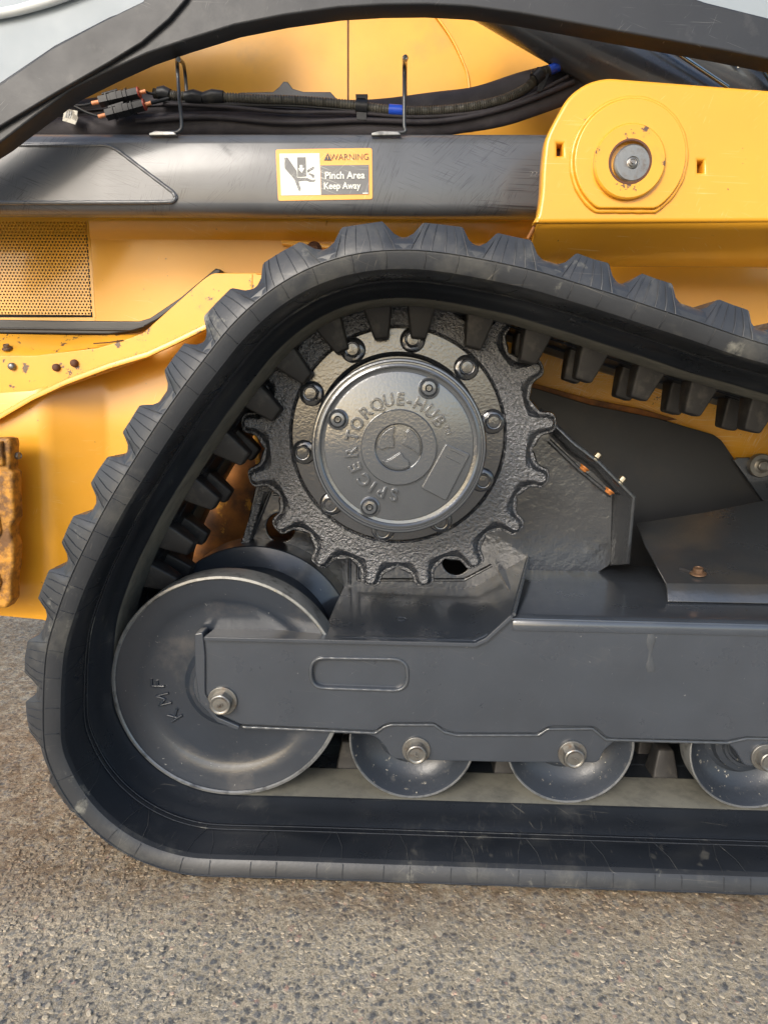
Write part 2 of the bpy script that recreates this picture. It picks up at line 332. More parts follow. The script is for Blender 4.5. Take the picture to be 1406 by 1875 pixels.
def build_ground():
    V = []; Fc = []; xs = []; ys = []
    def axis(lo, hi, step, far):
        a = [-far, -far*.3, -far*.1, lo-1]; x = lo
        while x < hi: a.append(x); x += step
        return a+[hi, hi+1, far*.1, far*.3, far]
    xs = axis(-2.2, 1.4, .03, 150); ys = axis(-1.4, 1.6, .03, 150)
    from mathutils import noise as mn
    for y in ys:
        for x in xs:
            inn = -2.2 <= x <= 1.4 and -1.4 <= y <= 1.6
            V.append((x, y, (mn.noise(Vector((x*4, y*4, 0)))*.002 + mn.noise(Vector((x*17, y*17, 3)))*.0012 - .002) if inn else -.002))
    n = len(xs)
    Fc = [(j*n+i, j*n+i+1, (j+1)*n+i+1, (j+1)*n+i) for j in range(len(ys)-1) for i in range(n-1)]
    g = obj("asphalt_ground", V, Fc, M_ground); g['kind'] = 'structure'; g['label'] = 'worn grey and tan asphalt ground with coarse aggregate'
    # aggregate: angular stones bedded in the asphalt
    m, nt, b = nodes("aggregate_stone")
    gi = N_(nt, "ShaderNodeNewGeometry"); oi = N_(nt, "ShaderNodeObjectInfo")
    rn = mul(nt, mul(nt, gi.outputs['Random Per Island'], oi.outputs['Random'], 'ADD'), 1.0, 'WRAP') if False else mul(nt, mul(nt, gi.outputs['Random Per Island'], oi.outputs['Random'], 'ADD'), 1.0, 'MODULO')
    st = N_(nt, "ShaderNodeValToRGB"); cr = st.color_ramp; cr.interpolation = 'CONSTANT'
    cr.elements[0].position = 0; cr.elements[0].color = (.10, .105, .112, 1); cr.elements[1].position = .3; cr.elements[1].color = (.19, .19, .185, 1)
    for p, q in ((.55, (.28, .26, .22, 1)), (.75, (.40, .35, .27, 1)), (.88, (.42, .38, .31, 1)), (.975, (.56, .36, .28, 1))):
        e = cr.elements.new(p); e.color = q
    nt.links.new(rn, st.inputs[0])
    c = mix(nt, mul(nt, ramp(nt, noise(nt, 230, 5, .7), .34, .56), .8), st.outputs[0], (.54, .455, .32))
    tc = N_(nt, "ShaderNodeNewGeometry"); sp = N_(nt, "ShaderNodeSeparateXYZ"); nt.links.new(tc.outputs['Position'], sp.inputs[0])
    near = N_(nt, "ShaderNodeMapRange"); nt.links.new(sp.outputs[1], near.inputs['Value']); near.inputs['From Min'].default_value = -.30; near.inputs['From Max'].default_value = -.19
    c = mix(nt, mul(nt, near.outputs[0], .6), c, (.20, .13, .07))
    nt.links.new(c, b.inputs['Base Color']); b.inputs['Roughness'].default_value = .8
    bp = N_(nt, "ShaderNodeBump"); bp.inputs['Strength'].default_value = .5; bp.inputs['Distance'].default_value = .0015
    nt.links.new(noise(nt, 400, 4, .6), bp.inputs['Height']); nt.links.new(bp.outputs[0], b.inputs['Normal'])
    M_stone = m
    def stone(sz):
        n = R.choice((5, 6, 7)); vs = []; a0 = R.random()*6
        ax = R.uniform(.55, 1); 
        rr = [sz*R.uniform(.75, 1.1) for _ in range(n)]
        for z, s in ((-.35, 1.0), (.06, .94), (.13, .72)):
            for k in range(n):
                a = a0+2*math.pi*k/n
                vs.append((rr[k]*s*math.cos(a), rr[k]*s*ax*math.sin(a), z*sz*R.uniform(.8, 1.15)))
        fs = [(q*n+k, q*n+(k+1) % n, (q+1)*n+(k+1) % n, (q+1)*n+k) for q in (0, 1) for k in range(n)]
        fs.append(tuple(2*n+k for k in range(n))); return vs, fs
    def spot():
        if R.random() < .62:
            y = -1.25 + .33+R.random()**1.0*.85; return R.uniform(-.95, .95), y
        y = -.3 + R.random()**1.5*2.2; hw = 1.0+(y+.3)*.55
        return -R.uniform(.45, hw), y
    V = []; Fc = []
    for i in range(9000):
        x, y = spot(); sz = R.uniform(.0024, .0058); vs, fs = stone(sz); a = R.random()*6.28; o = len(V)
        tz = R.uniform(-.0020, -.0006); ca, sa = math.cos(a), math.sin(a); tx, ty = R.uniform(-.15, .15), R.uniform(-.15, .15)
        V += [(x+p*ca-q*sa, y+p*sa+q*ca, tz+z+tx*p+ty*q) for p, q, z in vs]; Fc += [tuple(o+k for k in f) for f in fs]
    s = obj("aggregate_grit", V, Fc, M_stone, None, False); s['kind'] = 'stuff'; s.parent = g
    protos = []
    for k in range(12):
        vs, fs = stone(.0090); me = bpy.data.meshes.new("stone"); me.from_pydata(vs, [], fs)
        bm = bmesh.new(); bm.from_mesh(me); bmesh.ops.recalc_face_normals(bm, faces=bm.faces)
        bmesh.ops.bevel(bm, geom=bm.edges[:], offset=.0006, segments=1, affect='EDGES'); bm.to_mesh(me); bm.free(); me.materials.append(M_stone); protos.append(me)
    for i in range(290):
        while True:
            x, y = R.uniform(-.75, .8), R.uniform(-.95, -.2)
            if abs(x) < .1+(y+1.25)*.62: break
        o = bpy.data.objects.new("stone", R.choice(protos)); sc.collection.objects.link(o); o.parent = g
        o.location = (x, y, -.0022); o.rotation_euler = (R.uniform(-.12, .12), R.uniform(-.12, .12), R.random()*6.28); k = R.uniform(.6, 1.15); o.scale = (k, k, k*.8)
build_ground()

# ------------------------------------------------------------------ the machine
root = bpy.data.objects.new("compact_track_loader", None); sc.collection.objects.link(root)
root['label'] = 'yellow and charcoal track loader with black rubber track, drive sprocket and idler wheel'
root['category'] = 'track loader'

# ---- rubber track
CI = (-.354, H-.593); RI = .2386          # idler axis
CS = (-.0150, H-.0850)                    # sprocket axis
top_px = [(1404, 723), (1325, 700), (1260, 682), (1190, 658), (1116, 634), (1050, 612), (990, 594), (941, 579), (884, 566), (828, 555), (771, 547), (714, 546), (657, 554), (600, 574),
          (548, 606), (502, 648), (471, 686), (425, 745), (384, 803), (343, 866), (308, 922), (278, 978), (250, 1035), (229, 1090), (212, 1151)]
def build_path():
    P = [Vector((*XZ(x, y, 0), 0)) for x, y in top_px]
    a, b = P[2], P[0]; sl_ = (b-a).normalized()
    # rear end, outside the picture
    pre = [Vector((1.62, H-.33, 0)), b+sl_*.55, b+sl_*.25]
    pre = [Vector((b.x+sl_.x*.85, b.z if False else b.y+sl_.y*.85, 0)), b+sl_*.55, b+sl_*.28]
    P = pre+P
    for k in range(0, 9):
        an = math.radians(186+k*10.5); P.append(Vector((CI[0]+(RI+.0015)*math.cos(an), CI[1]+(RI+.0015)*math.sin(an), 0)))
    zb = H-.832
    for x in (-.2, 0, .25, .5, .75, 1.0, 1.25, P[0].x-.05): P.append(Vector((x, zb, 0)))
    x0 = P[0].x; zt = P[0].y; rc = (zt-zb)/2
    for k in range(1, 8):
        an = -math.pi/2+math.pi*k/8; P.append(Vector((x0+rc*math.cos(an), (zt+zb)/2+rc*math.sin(an), 0)))
    sp_ = smooth_path(P, 14, True)
    # smooth and resample
    for _ in range(10): sp_ = [(sp_[i-1]+sp_[i]*2+sp_[(i+1) % len(sp_)])/4 for i in range(len(sp_))]
    L = [0]
    for i in range(len(sp_)): L.append(L[-1]+(sp_[(i+1) % len(sp_)]-sp_[i]).length)
    tot = L[-1]; n = int(tot/.008); out = []; j = 0
    for k in range(n):
        s = tot*k/n
        while L[j+1] < s: j += 1
        t = (s-L[j])/(L[j+1]-L[j]); out.append(sp_[j].lerp(sp_[(j+1) % len(sp_)], t))
    for _ in range(6): out = [(out[i-1]+out[i]*2+out[(i+1) % n])/4 for i in range(n)]
    return out, tot
PATH, TOT = build_path(); NP = len(PATH)
TAN = [(PATH[(i+2) % NP]-PATH[i-2]).normalized() for i in range(NP)]
def B(s, n, Y):
    f = (s/TOT*NP) % NP; i = int(f); t = f-i; p = PATH[i % NP].lerp(PATH[(i+1) % NP], t); q = TAN[i % NP].lerp(TAN[(i+1) % NP], t).normalized()
    if n > .047:      # the loaded run at the ground presses its lugs flat
        k = min(1, max(0, (p.y-(H-.832))/.34)); k = k*k*(3-2*k); n = .047+(n-.047)*(.36+.64*k)
    return Vector((p.x+q.y*n, Y, p.y-q.x*n))
def s_of(px, py, Y, n):
    """arc length of the belt station whose outer point at n, Y shows nearest that pixel"""
    tgt = W(px, py, Y); best = (9, 0)
    for i in range(NP):
        s = TOT*i/NP; d = (B(s, n, Y)-tgt).length
        if d < best[0]: best = (d, s)
    return best[1]
YM = .19     # middle plane of the belt
half = [(.0, .0), (-.006, .0025), (-.016, .0085), (-.035, .0135), (-.055, .0155), (-.066, .0205), (-.074, .0175), (-.120, .0170), (-.160, .0175), (-.170, .0200), (-.1745, .0260),
        (-.1795, .0420), (-.1800, .0465), (-.1770, .0560), (-.168, .0655), (-.160, .0690), (-.148, .0705)]
inner = [(.108, 0.0), (.112, .004), (.164, .004), (.168, .002), (YM, .002)]
def belt():
    prof = [(y, n) for y, n in reversed(half)]
    full = prof+inner                        # from the outer front edge round the inside to the middle
    full = full+[(2*YM-y, n) for y, n in reversed(full[:-1])]
    V = []; Fc = []; k = len(full)
    for i in range(NP):
        s = TOT*i/NP
        for y, n in full: V.append(B(s, n, y))
    for i in range(NP):
        j = (i+1) % NP
        for q in range(k): Fc.append((i*k+q, i*k+(q+1) % k, j*k+(q+1) % k, j*k+q))
    o = obj("rubber_track", V, Fc, M_rub, root, True, 24)
    # dusty strips where the rollers run: second material slot
    o.data.materials.append(M_path); o.data.materials.append(M_side)
    for p in o.data.polygons:
        q = p.index % k; a, b = full[q], full[(q+1) % k]
        ym = (a[0]+b[0])/2
        if (0 <= ym <= .108) or (2*YM-.108 <= ym <= 2*YM): 
            if max(a[1], b[1]) < .004: p.material_index = 1
        if min(a[1], b[1]) > .0195 or (a[1] > .0174 and b[1] > .0174 and ym < -.15): p.material_index = 2
    return o
track = belt()
tread_px = [(1450, 600), (1335, 556), (1197, 511), (1078, 477), (937, 439), (815, 410), (662, 410), (522, 462), (405, 560), (322, 655), (245, 768), (190, 862), (134, 968), (96, 1072), (60, 1205), (55, 1310)]
tread_s = [s_of(x, y, -.15, .08) for x, y in tread_px]
pitch = .1235
s = tread_s[-1]+pitch
while s < TOT-pitch*.4+tread_s[0]-.02: tread_s.append(s); s += pitch
print('tread', [round(b-a, 3) for a, b in zip(tread_s, tread_s[1:])][:16], 'TOT', TOT)
lines = ([], [])
def addline(pts, r=.0011):
    v, f = sweep(None, pts, r, None, None, 5); o = len(lines[0]); lines[0].extend(v); lines[1].extend([tuple(o+k for k in q) for q in f])
HT = .0925
def tread_lug(s0, j):
    ys = [-.1808, -.1778, -.160, -.150, -.10, 0, .10, YM, .28, .38, .48, .53, 2*YM+.158-.0, 2*YM+.1808]
    us = [-.054, -.046, -.039, -.033, -.028, -.0245, 0, .0245, .028, .033, .039, .046, .054]
    hh = [0, .06, .25, .60, .90, 1, 1, 1, .90, .60, .25, .06, 0]
    V = []; n = len(us)
    jit = [R.uniform(-.0012, .0012) for _ in us]
    for y in ys:
        e = min(abs(y+.1808), abs(y-2*YM-.1808)); end = e < .001; k = 0 if end else (.18 if e < .006 else (1 if e > .02 else .93))
        shift = 0
        for u, h, jj in zip(us, hh, jit):
            base = .046 if end else (.053 if k < .3 else .0690)
            uu = u*(1.0 if k < .3 else 1.0)
            fan = 1.0
            V.append(B(s0+uu*fan+shift, base+(HT-base+jj*(h > .85))*h*k - (.0015 if h == 0 else 0), y))
    Fc = [(a*n+b, a*n+b+1, (a+1)*n+b+1, (a+1)*n+b) for a in range(len(ys)-1) for b in range(n-1)]
    obj("tread_lug", V, Fc, M_side, track, True, 38)
    # fine mould lines fanning down the lug's end
    for i, (ut, ub) in enumerate(((-.0235, -.041), (-.013, -.024), (-.003, -.007), (.008, .013), (.018, .029), (.0235, .042))):
        h = 1 if abs(ut) < .0235 else .97
        P = []
        for y, k, base in ((-.160, .93, .0690), (-.1690, .55, .061), (-.1782, .18, .053), (-.1812, 0, .046)):
            u = ub+(ut-ub)*k
            hu = 1.0 if k > .5 else 1.0
            # height of the lug end at this station
            uu = abs(u); hv = 1 if uu < .0245 else max(0, 1-((uu-.0245)/.02))
            P.append(B(s0+u, base+(HT-base)*hv*k+.0004, y-.0004))
        addline(P, .0007)
    for ub in (-.028, .020):
        P = [B(s0+ub, .0460, -.1806), B(s0+ub, .034, -.1780), B(s0+ub+.001, .023, -.1740), B(s0+ub+.003*(1 if ub < 0 else -1), .0172, -.160), B(s0+ub*.75, .0166, -.13), B(s0+ub*.22-.003, .0166, -.090)]
        addline(P, .0007)
        addline([B(s0+ub*.4-.02, .0166, -.088), B(s0+ub*.4-.02, .0171, -.076)], .0007)
for j, s0 in enumerate(tread_s):
    tread_lug(s0, j)
NL = NP//2
for (n, y, r) in ((.0465, -.1808, .0013), (.0165, -.089, .0009), (.0172, -.0755, .0010)):
    pts = [B(TOT*i/NL, n, y) for i in range(NL)]
    v, f = sweep(None, pts, r, None, None, 5, True); o = len(lines[0]); lines[0].extend(v); lines[1].extend([tuple(o+k for k in q) for q in f])
ml = obj("mould_line", lines[0], lines[1], M_side, track, True, 60); ml['kind'] = 'stuff'
# guide lugs, two rows
gl_px = [(1392, 745), (1287, 716), (1187, 686), (1083, 655), (978, 628), (876, 600), (773, 577), (690, 580), (606, 604), (528, 658), (470, 735), (412, 815), (352, 898), (312, 985), (285, 1060)]
gl_s = [s_of(x, y, .12, -.04) for x, y in gl_px]
print('guide', [round(b-a, 3) for a, b in zip(gl_s, gl_s[1:])])
s1 = s_of(636, 1415, .12, -.035)
gp = .1165
s = gl_s[-1]+gp
k1 = round((s1-gl_s[-1])/gp); g2 = (s1-gl_s[-1])/k1
gl_s += [gl_s[-1]+g2*(k+1) for k in range(k1)]
s = gl_s[-1]+.1185
while s < TOT+gl_s[0]-.06: gl_s.append(s); s += .1185
def guide_lug(s0, y0, y1):
    bm = bmesh.new(); hs = .0285; ht = .0175; nn = -.060; V = []
    a = [(s0-hs, .006, y0-.004), (s0+hs, .006, y0-.004), (s0+hs, .006, y1+.004), (s0-hs, .006, y1+.004)]
    mid = [(s0-hs*.93, -.012, y0), (s0+hs*.93, -.012, y0), (s0+hs*.93, -.012, y1), (s0-hs*.93, -.012, y1)]
    t = [(s0-ht, nn, y0+.007), (s0+ht, nn, y0+.007), (s0+ht, nn, y1-.007), (s0-ht, nn, y1-.007)]
    L = [[bm.verts.new(B(s_, n_+R.uniform(-.001, .001)*(n_ < -.05), y_)) for s_, n_, y_ in q] for q in (a, mid, t)]
    for p, q in zip(L, L[1:]):
        for i in range(4): bm.faces.new((p[i], p[(i+1) % 4], q[(i+1) % 4], q[i]))
    bm.faces.new(L[2]); bmesh.ops.recalc_face_normals(bm, faces=bm.faces)
    eds = [e for e in bm.edges if len(e.link_faces) == 2]
    bmesh.ops.bevel(bm, geom=eds, offset=.005, segments=3, affect='EDGES', profile=.5)
    me = bpy.data.meshes.new("guide_lug"); bm.to_mesh(me); bm.free(); link("guide_lug", me, M_lug, track, True, 50)
for s0 in gl_s:
    guide_lug(s0, .115, .165); guide_lug(s0, .215, .265)

# ---- idler wheel
c = CI
idler = lathe("idler_wheel", [(.0, .020), (.050, .020), (.052, .008), (.080, .0085), (.086, .012), (.093, .0172), (.110, .0175), (.158, .0170), (.172, .0160), (.182, .0125), (.190, .0085), (.205, .0060), (.2320, .0010), (.2335, -.001), (.2372, .000),
                              (.2386, .003), (.2386, .060), (.236, .064), (.205, .078), (.196, .10), (.196, .235), (.215, .250), (.2375, .258), (.2395, .262), (.2395, .375), (.236, .38), (.06, .37), (.0, .37)], c, M_idler, root, 160, 24)
lathe("worn_rim", [(.2305, -.0010), (.2330, -.0040), (.2378, -.0030), (.2394, .0015), (.2394, .056), (.238, .058)], c, M_worn, idler, 160, 30)
lathe("hub_boss", [(.0, .000), (.050, .000), (.053, .003), (.053, .03)], (CI[0]+.015, CI[1]+.005), M_idler, idler, 64, 30)
def at(c, r, deg, Y, rotd, s=1):    # frame for a letter standing on an upright face
    a = math.radians(deg); p = Vector((c[0]+r*math.cos(a), Y, c[1]+r*math.sin(a)))
    return Matrix.Translation(p) @ Matrix.Rotation(-math.radians(rotd), 4, 'Y') @ STAND
STROKES = {'K': [[(-.3, -.5), (-.3, .5)], [(.32, .5), (-.24, -.02)], [(-.08, .12), (.36, -.5)]], 'M': [[(-.4, -.5), (-.4, .5), (0, -.1), (.4, .5), (.4, -.5)]], 'F': [[(-.26, -.5), (-.26, .5), (.34, .5)], [(-.26, .04), (.22, .04)]]}
for ch, x, y, rd in (('K', 321, 1309, 124), ('M', 301, 1280, 106), ('F', 290, 1250, 90)):
    X, Z = XZ(x, y, .017); M_ = Matrix.Translation((X, .0158, Z)) @ Matrix.Rotation(-math.radians(rd), 4, 'Y') @ STAND
    V = []; Fc = []
    for st in STROKES[ch]:
        P = [M_ @ Vector((a*.027, b*.027, 0)) for a, b in st]
        v, f = sweep(None, dens(P, False, .003), .0030, None, None, 8); o = len(V); V += v; Fc += [tuple(o+k for k in q) for q in f]
    obj("raised_letter", V, Fc, M_idler, idler, True, 60)

# ---- bottom rollers
def roller(cx, cz, first=None):
    c = (cx, cz); r = .130
    prof = [(.0, .020), (.034, .020), (.038, .030), (.064, .034), (.068, .048), (.078, .054), (.096, .047), (.112, .030), (.1225, .010), (.1272, .004), (.130, .007), (.130, .055), (.122, .07), (.09, .08),
            (.085, .1), (.085, .28), (.09, .3), (.130, .32), (.130, .375), (.0, .38)]
    o = lathe("track_roller", prof, c, M_roller, root, 96, 26)
    lathe("worn_rim", [(.1258, .0050), (.1278, .0018), (.1298, .0030), (.1310, .007), (.1310, .050)], c, M_worn, o, 96, 30)
    lathe("seal_ring", [(.040, .034), (.044, .026), (.050, .026), (.053, .036)], c, M_roller, o, 64, 30)
zr = H-.832+.1312
for px in (755, 1045, 1385):
    X, _ = XZ(px, 1355, 0); roller(X, zr)
roller(XZ(1660, 1355, 0)[0], zr)

# ---- track frame: web, slot, hangers, shelf, box top
YW = -.020
def P2(l, Y): return [XZ(x, y, Y) for x, y in l]
web_px = [(363, 1166), (640, 1168), (868, 1173), (900, 1158), (936, 1131), (1406, 1143), (1620, 1149), (1620, 1352), (1406, 1351), (1366, 1350), (1330, 1357), (1122, 1353), (1110, 1351), (1092, 1334), (1084, 1331), (1012, 1330), (1000, 1333), (985, 1343),
          (835, 1343), (812, 1336), (795, 1324), (715, 1324), (703, 1328), (688, 1339), (560, 1333), (440, 1327), (408, 1312), (372, 1292), (364, 1270)]
slot = fillet(P2([(572, 1207), (743, 1210), (743, 1262), (572, 1256)], YW), .030, 8)
frame = plate("track_frame", [fillet(P2(web_px, YW), .006), slot], YW, .020, M_frame, root, .003)
plate("slot_backing", [fillet(P2([(560, 1195), (755, 1198), (755, 1272), (560, 1268)], -.010), .02)], -.012, .006, M_frame, frame, .001)
sp = [Vector((x, YW-.0005, z)) for x, z in fillet(P2([(569, 1204), (746, 1207), (746, 1265), (569, 1259)], YW), .032, 8)]
sp = dens(sp)
def bead(name, pts, r, mat, parent, closed=False):
    V, Fc = sweep(None, pts, 1, None, None, 8, closed); n = len(pts); o = []
    for i in range(n):
        rr = r*(1+.07*math.sin(i*1.1)+R.uniform(-.05, .05)); c_ = pts[i]
        for k in range(8): o.append(c_+(V[i*8+k]-c_)*rr)
    return obj(name, o, Fc, mat, parent, True, 80)
bead("weld_bead", sp, .0038, M_bead, frame, True)
# hangers behind the web carry the roller bolts
hang_px = [(600, 1300), (1180, 1300), (1180, 1345), (1150, 1352), (1126, 1356), (1104, 1375), (1096, 1397), (930, 1396), (760, 1392), (717, 1389), (706, 1368), (690, 1350), (660, 1342), (600, 1340)]
plate("roller_hanger", [fillet(P2(hang_px, -.012), .012)], -.012, .018, M_frame, frame, .0025)
hang2 = [(1250, 1300), (1760, 1300), (1760, 1352), (1720, 1410), (1362, 1403), (1350, 1380), (1332, 1360), (1300, 1352), (1250, 1350)]
plate("roller_hanger", [fillet(P2(hang2, -.012), .012)], -.012, .018, M_frame, frame, .0025)
# weld along the lower step of the web
wl = [(445, 1331), (560, 1336), (688, 1342), (703, 1331), (716, 1327), (795, 1327), (812, 1340), (835, 1346), (985, 1346), (1002, 1335), (1084, 1334), (1108, 1354), (1330, 1360), (1366, 1352), (1420, 1353)]
bead("weld_bead", dens([W(x, y, YW+.007) for x, y in wl], False), .0035, M_bead, frame)
# left end plate
ep = [(357, 1160), (372, 1158), (376, 1200), (376, 1270), (398, 1312), (440, 1330), (436, 1337), (398, 1322), (366, 1286), (358, 1230)]
plate("end_plate", [fillet(P2(ep, -.024), .004)], -.026, .034, M_frame, frame, .002)
plate("end_cap", [circle(XZ(412, 1258, 0), .066, 48)], -.004, .02, M_frame, frame, .004)
# drips and grinding marks on the web
pd_ = [W(1190+R.uniform(-2, 2), 1160+7*k, YW-.0002) for k in range(11)]
sweep("weld_spatter", pd_, lambda t: .006+.003*math.sin(t*9), M_bead, frame, 10, False, .25)
# box behind the web, up to the body
Zbox = W(1170, 1128, 0).z; Zs = W(620, 1168, YW).z
def quadpt(px, py, Z):     # point at height Z seen at pixel
    d = rot(((px-703)/F, 1.0, (937.5-py)/F)); return CAM+d*((Z-CAM.z)/d.z)
fr = [quadpt(938, 1127, Zbox), quadpt(1406, 1139, Zbox), quadpt(1700, 1147, Zbox)]
for v in fr: v.y = YW+.004
ra = .010
rows = []
for dz, dy in ((-.028, -.0035), (-.012, -.003), (-.0045, .0015), (-.001, .009), (0, .02), (0, .12), (0, .25), (0, .42)):
    rows.append([Vector((x, YW+dy, Zbox+dz)) for x in (fr[0].x+ (.02 if dy > .1 else 0), .35, .5, .75, 1.2)])
box = sheet("frame_top", rows, .006, M_frame, frame, 40)
# shelf plate: low flat part and ramp up to the box
ybk = .36
A0 = quadpt(385, 1139, Zs); A1 = quadpt(600, 1139, Zs)
xr0 = W(868, 1172, YW).x
P_top = W(938, 1124, YW-.006); P_back = W(975, 1019, .33)
yA = A0.y
print('shelf Y', A0.y, A1.y, 'Zs', Zs, 'Zbox', Zbox, quadpt(630, 1066, Zs))
B1 = quadpt(618, 1098, Zs); B2 = quadpt(634, 1066, Zs)
yf = YW-.012
xl = W(373, 1166, yf).x
V = []; 
outline = [(xl, yf), (xl+.012, yA), (A1.x, yA), (B1.x, B1.y), (B2.x, B2.y), (W(850, 1063, .3).x, B2.y), (xr0, yf)]
# front edge as separate strip for crisp thickness
bmv = bmesh.new(); top = [bmv.verts.new((x, y, Zs)) for x, y in outline]; bmv.faces.new(top)
pt = bmv.verts.new((P_top.x-.004, yf, P_top.z)); pb = bmv.verts.new((W(973, 1018, .33).x, B2.y, W(973, 1018, .33).z))
pm = bmv.verts.new(((xr0*.72+P_top.x*.28), yf, Zs+(P_top.z-Zs)*.18)); pbm = bmv.verts.new((W(875, 1056, .33).x, B2.y, Zs+.008))
bmv.faces.new((top[6], top[5], pbm, pm)); bmv.faces.new((pm, pbm, pb, pt))
bmesh.ops.recalc_face_normals(bmv, faces=bmv.faces)
bmv.faces.ensure_lookup_table()
if bmv.faces[0].normal.z < 0: bmesh.ops.reverse_faces(bmv, faces=bmv.faces)
bmesh.ops.solidify(bmv, geom=bmv.faces[:], thickness=.008)
bmesh.ops.bevel(bmv, geom=[e for e in bmv.edges if len(e.link_faces) == 2 and e.calc_face_angle(0) > .5], offset=.0015, segments=2, affect='EDGES')
me = bpy.data.meshes.new("shelf_plate"); bmv.to_mesh(me); bmv.free(); link("shelf_plate", me, M_frame, frame, True, 35)
bead("weld_bead", dens([P_top+Vector((.003, .002, -.002)), Vector((W(973, 1018, .33).x+.004, B2.y, W(973, 1018, .33).z-.004))], False), .004, M_bead, frame)
lathe("plug_hole", [(0, 0), (.008, 0), (.010, -.002), (.012, 0)], (0, 0), M_frame, frame, 24).matrix_local = Matrix.Translation(quadpt(735, 1133, Zs+.0015)) @ Matrix.Rotation(math.pi/2, 4, 'X') @ Matrix.Diagonal((1, 1, 1, 1))
# bolts of the frame
for (x, y, rr, ro) in ((408, 1283, .0235, .35), (762, 1373, .0225, .1), (1047, 1380, .0225, .5), (1400, 1386, .0225, .3)):
    yb = YW-.001 if x < 500 else -.013
    bo = hexbolt("bolt", W(x, y, yb), M_bolt, frame, rr, .019, ro, M_bolt, wr=1.28)
    cc = W(x, y, yb-.0226)
for (x, y, t_, ro) in ((408, 1283, "109", 160), (762, 1373, "109", -110), (1047, 1380, "109", 20), (1400, 1386, "109", 60)):
    yb = (YW-.001 if x < 500 else -.013)-.0225
    v = W(x, y, yb); v += (W(x, y, yb+.022)-W(x, y, yb))*0
    text("head_marking", t_, .010, Matrix.Translation(Vector((W(x, y, yb+.0225).x, yb, W(x, y, yb+.0225).z))) @ Matrix.Rotation(math.radians(ro), 4, 'Y') @ STAND, M_bolt, frame, .0006, .0002)

# ---- drive sprocket
NT = 17; A0t = math.radians(6.1)
def gear(tip, root_, wt, inset):
    """one tooth pitch as (tangential, radial) points, mirrored"""
    hp = math.pi/NT; pts = []
    half_ = [(0, tip), (wt*.42, tip-.0010), (wt*.76, tip-.0055), (wt*.90, tip-.013), (wt*.95, tip-.023), (wt*1.10, tip-.033), (wt*1.42, root_+.009), (wt*1.84, root_+.0025)]
    loop = []
    for k in range(NT):
        a = A0t+2*math.pi*k/NT
        seq = [(-t, r) for t, r in reversed(half_)][:]+half_[1:]
        for t, r in seq: loop.append((CS[0]+math.cos(a)*r-math.sin(a)*t, CS[1]+math.sin(a)*r+math.cos(a)*t))
        am = a+hp; loop.append((CS[0]+math.cos(am)*root_, CS[1]+math.sin(am)*root_))
    return loop
G1 = gear(.341, .2920, .0255, 0); G1b = gear(.3385, .2898, .0232, 0); G2 = gear(.3360, .2860, .0198, 0)
G3 = gear(.326, .2640, .0055, 0)
G3 = gear(.3305, .2770, .0125, 0)
GX = gear(.3255, .2700, .0066, 0)
def ringc(r): 
    return [(CS[0]+(x-CS[0])*r/math.hypot(x-CS[0], z-CS[1]), CS[1]+(z-CS[1])*r/math.hypot(x-CS[0], z-CS[1])) for x, z in GX]
loops = [(G1, .212), (G1, .178), (G1b, .171), (G2, .1705), (G3, .1560), (gear(.3285, .2742, .0096, 0), .1542), (gear(.3255, .2700, .0066, 0), .1546), (ringc(.262), .1546), (ringc(.246), .152), (ringc(.232), .152), (ringc(.2285), .156), (ringc(.2275), .170), (ringc(.15), .170), (ringc(.14), .212)]
# refine along the outline
def refine(lp, n=3): return [(q.x, q.y) for q in smooth_path([(x, z, 0) for x, z in lp], n, True)]
loops = [(refine(l), y) for l, y in loops]
V = []; Fc = []; K = len(loops[0][0])
for l, y in loops: V += [(x, y, z) for x, z in l]
for a in range(len(loops)-1):
    for i in range(K): j = (i+1) % K; Fc.append((a*K+i, a*K+j, (a+1)*K+j, (a+1)*K+i))
spr = obj("drive_sprocket", V, Fc, M_cast, root, True, 30)
fl = lathe("hub_flange", [(.2260, .175), (.2260, .160), (.2245, .1575), (.178, .1570), (.172, .150), (.168, .160), (.15, .160)], CS, M_flange, spr, 128, 26)
for k in range(10):
    a = math.radians(82+36*k); c_ = Vector((CS[0]+.2035*math.cos(a), .1572, CS[1]+.2035*math.sin(a)))
    hexbolt("bolt", c_, M_flange, spr, .0185, .021, R.random(), None, wr=1.30)
    text("bolt_marking", "109", .009, Matrix.Translation(c_+Vector((0, -.0242, 0))) @ Matrix.Rotation(math.radians(k*70+30), 4, 'Y') @ STAND, M_flange, spr, .0005, .0002)
for ch, x in (("8", 720), ("9", 733), ("2", 746)):
    X, Z = XZ(x, 584, .152); text("cast_numeral", ch, .026, Matrix.Translation((X, .1535, Z)) @ STAND, M_cast, spr, .003, .0008, .0006)
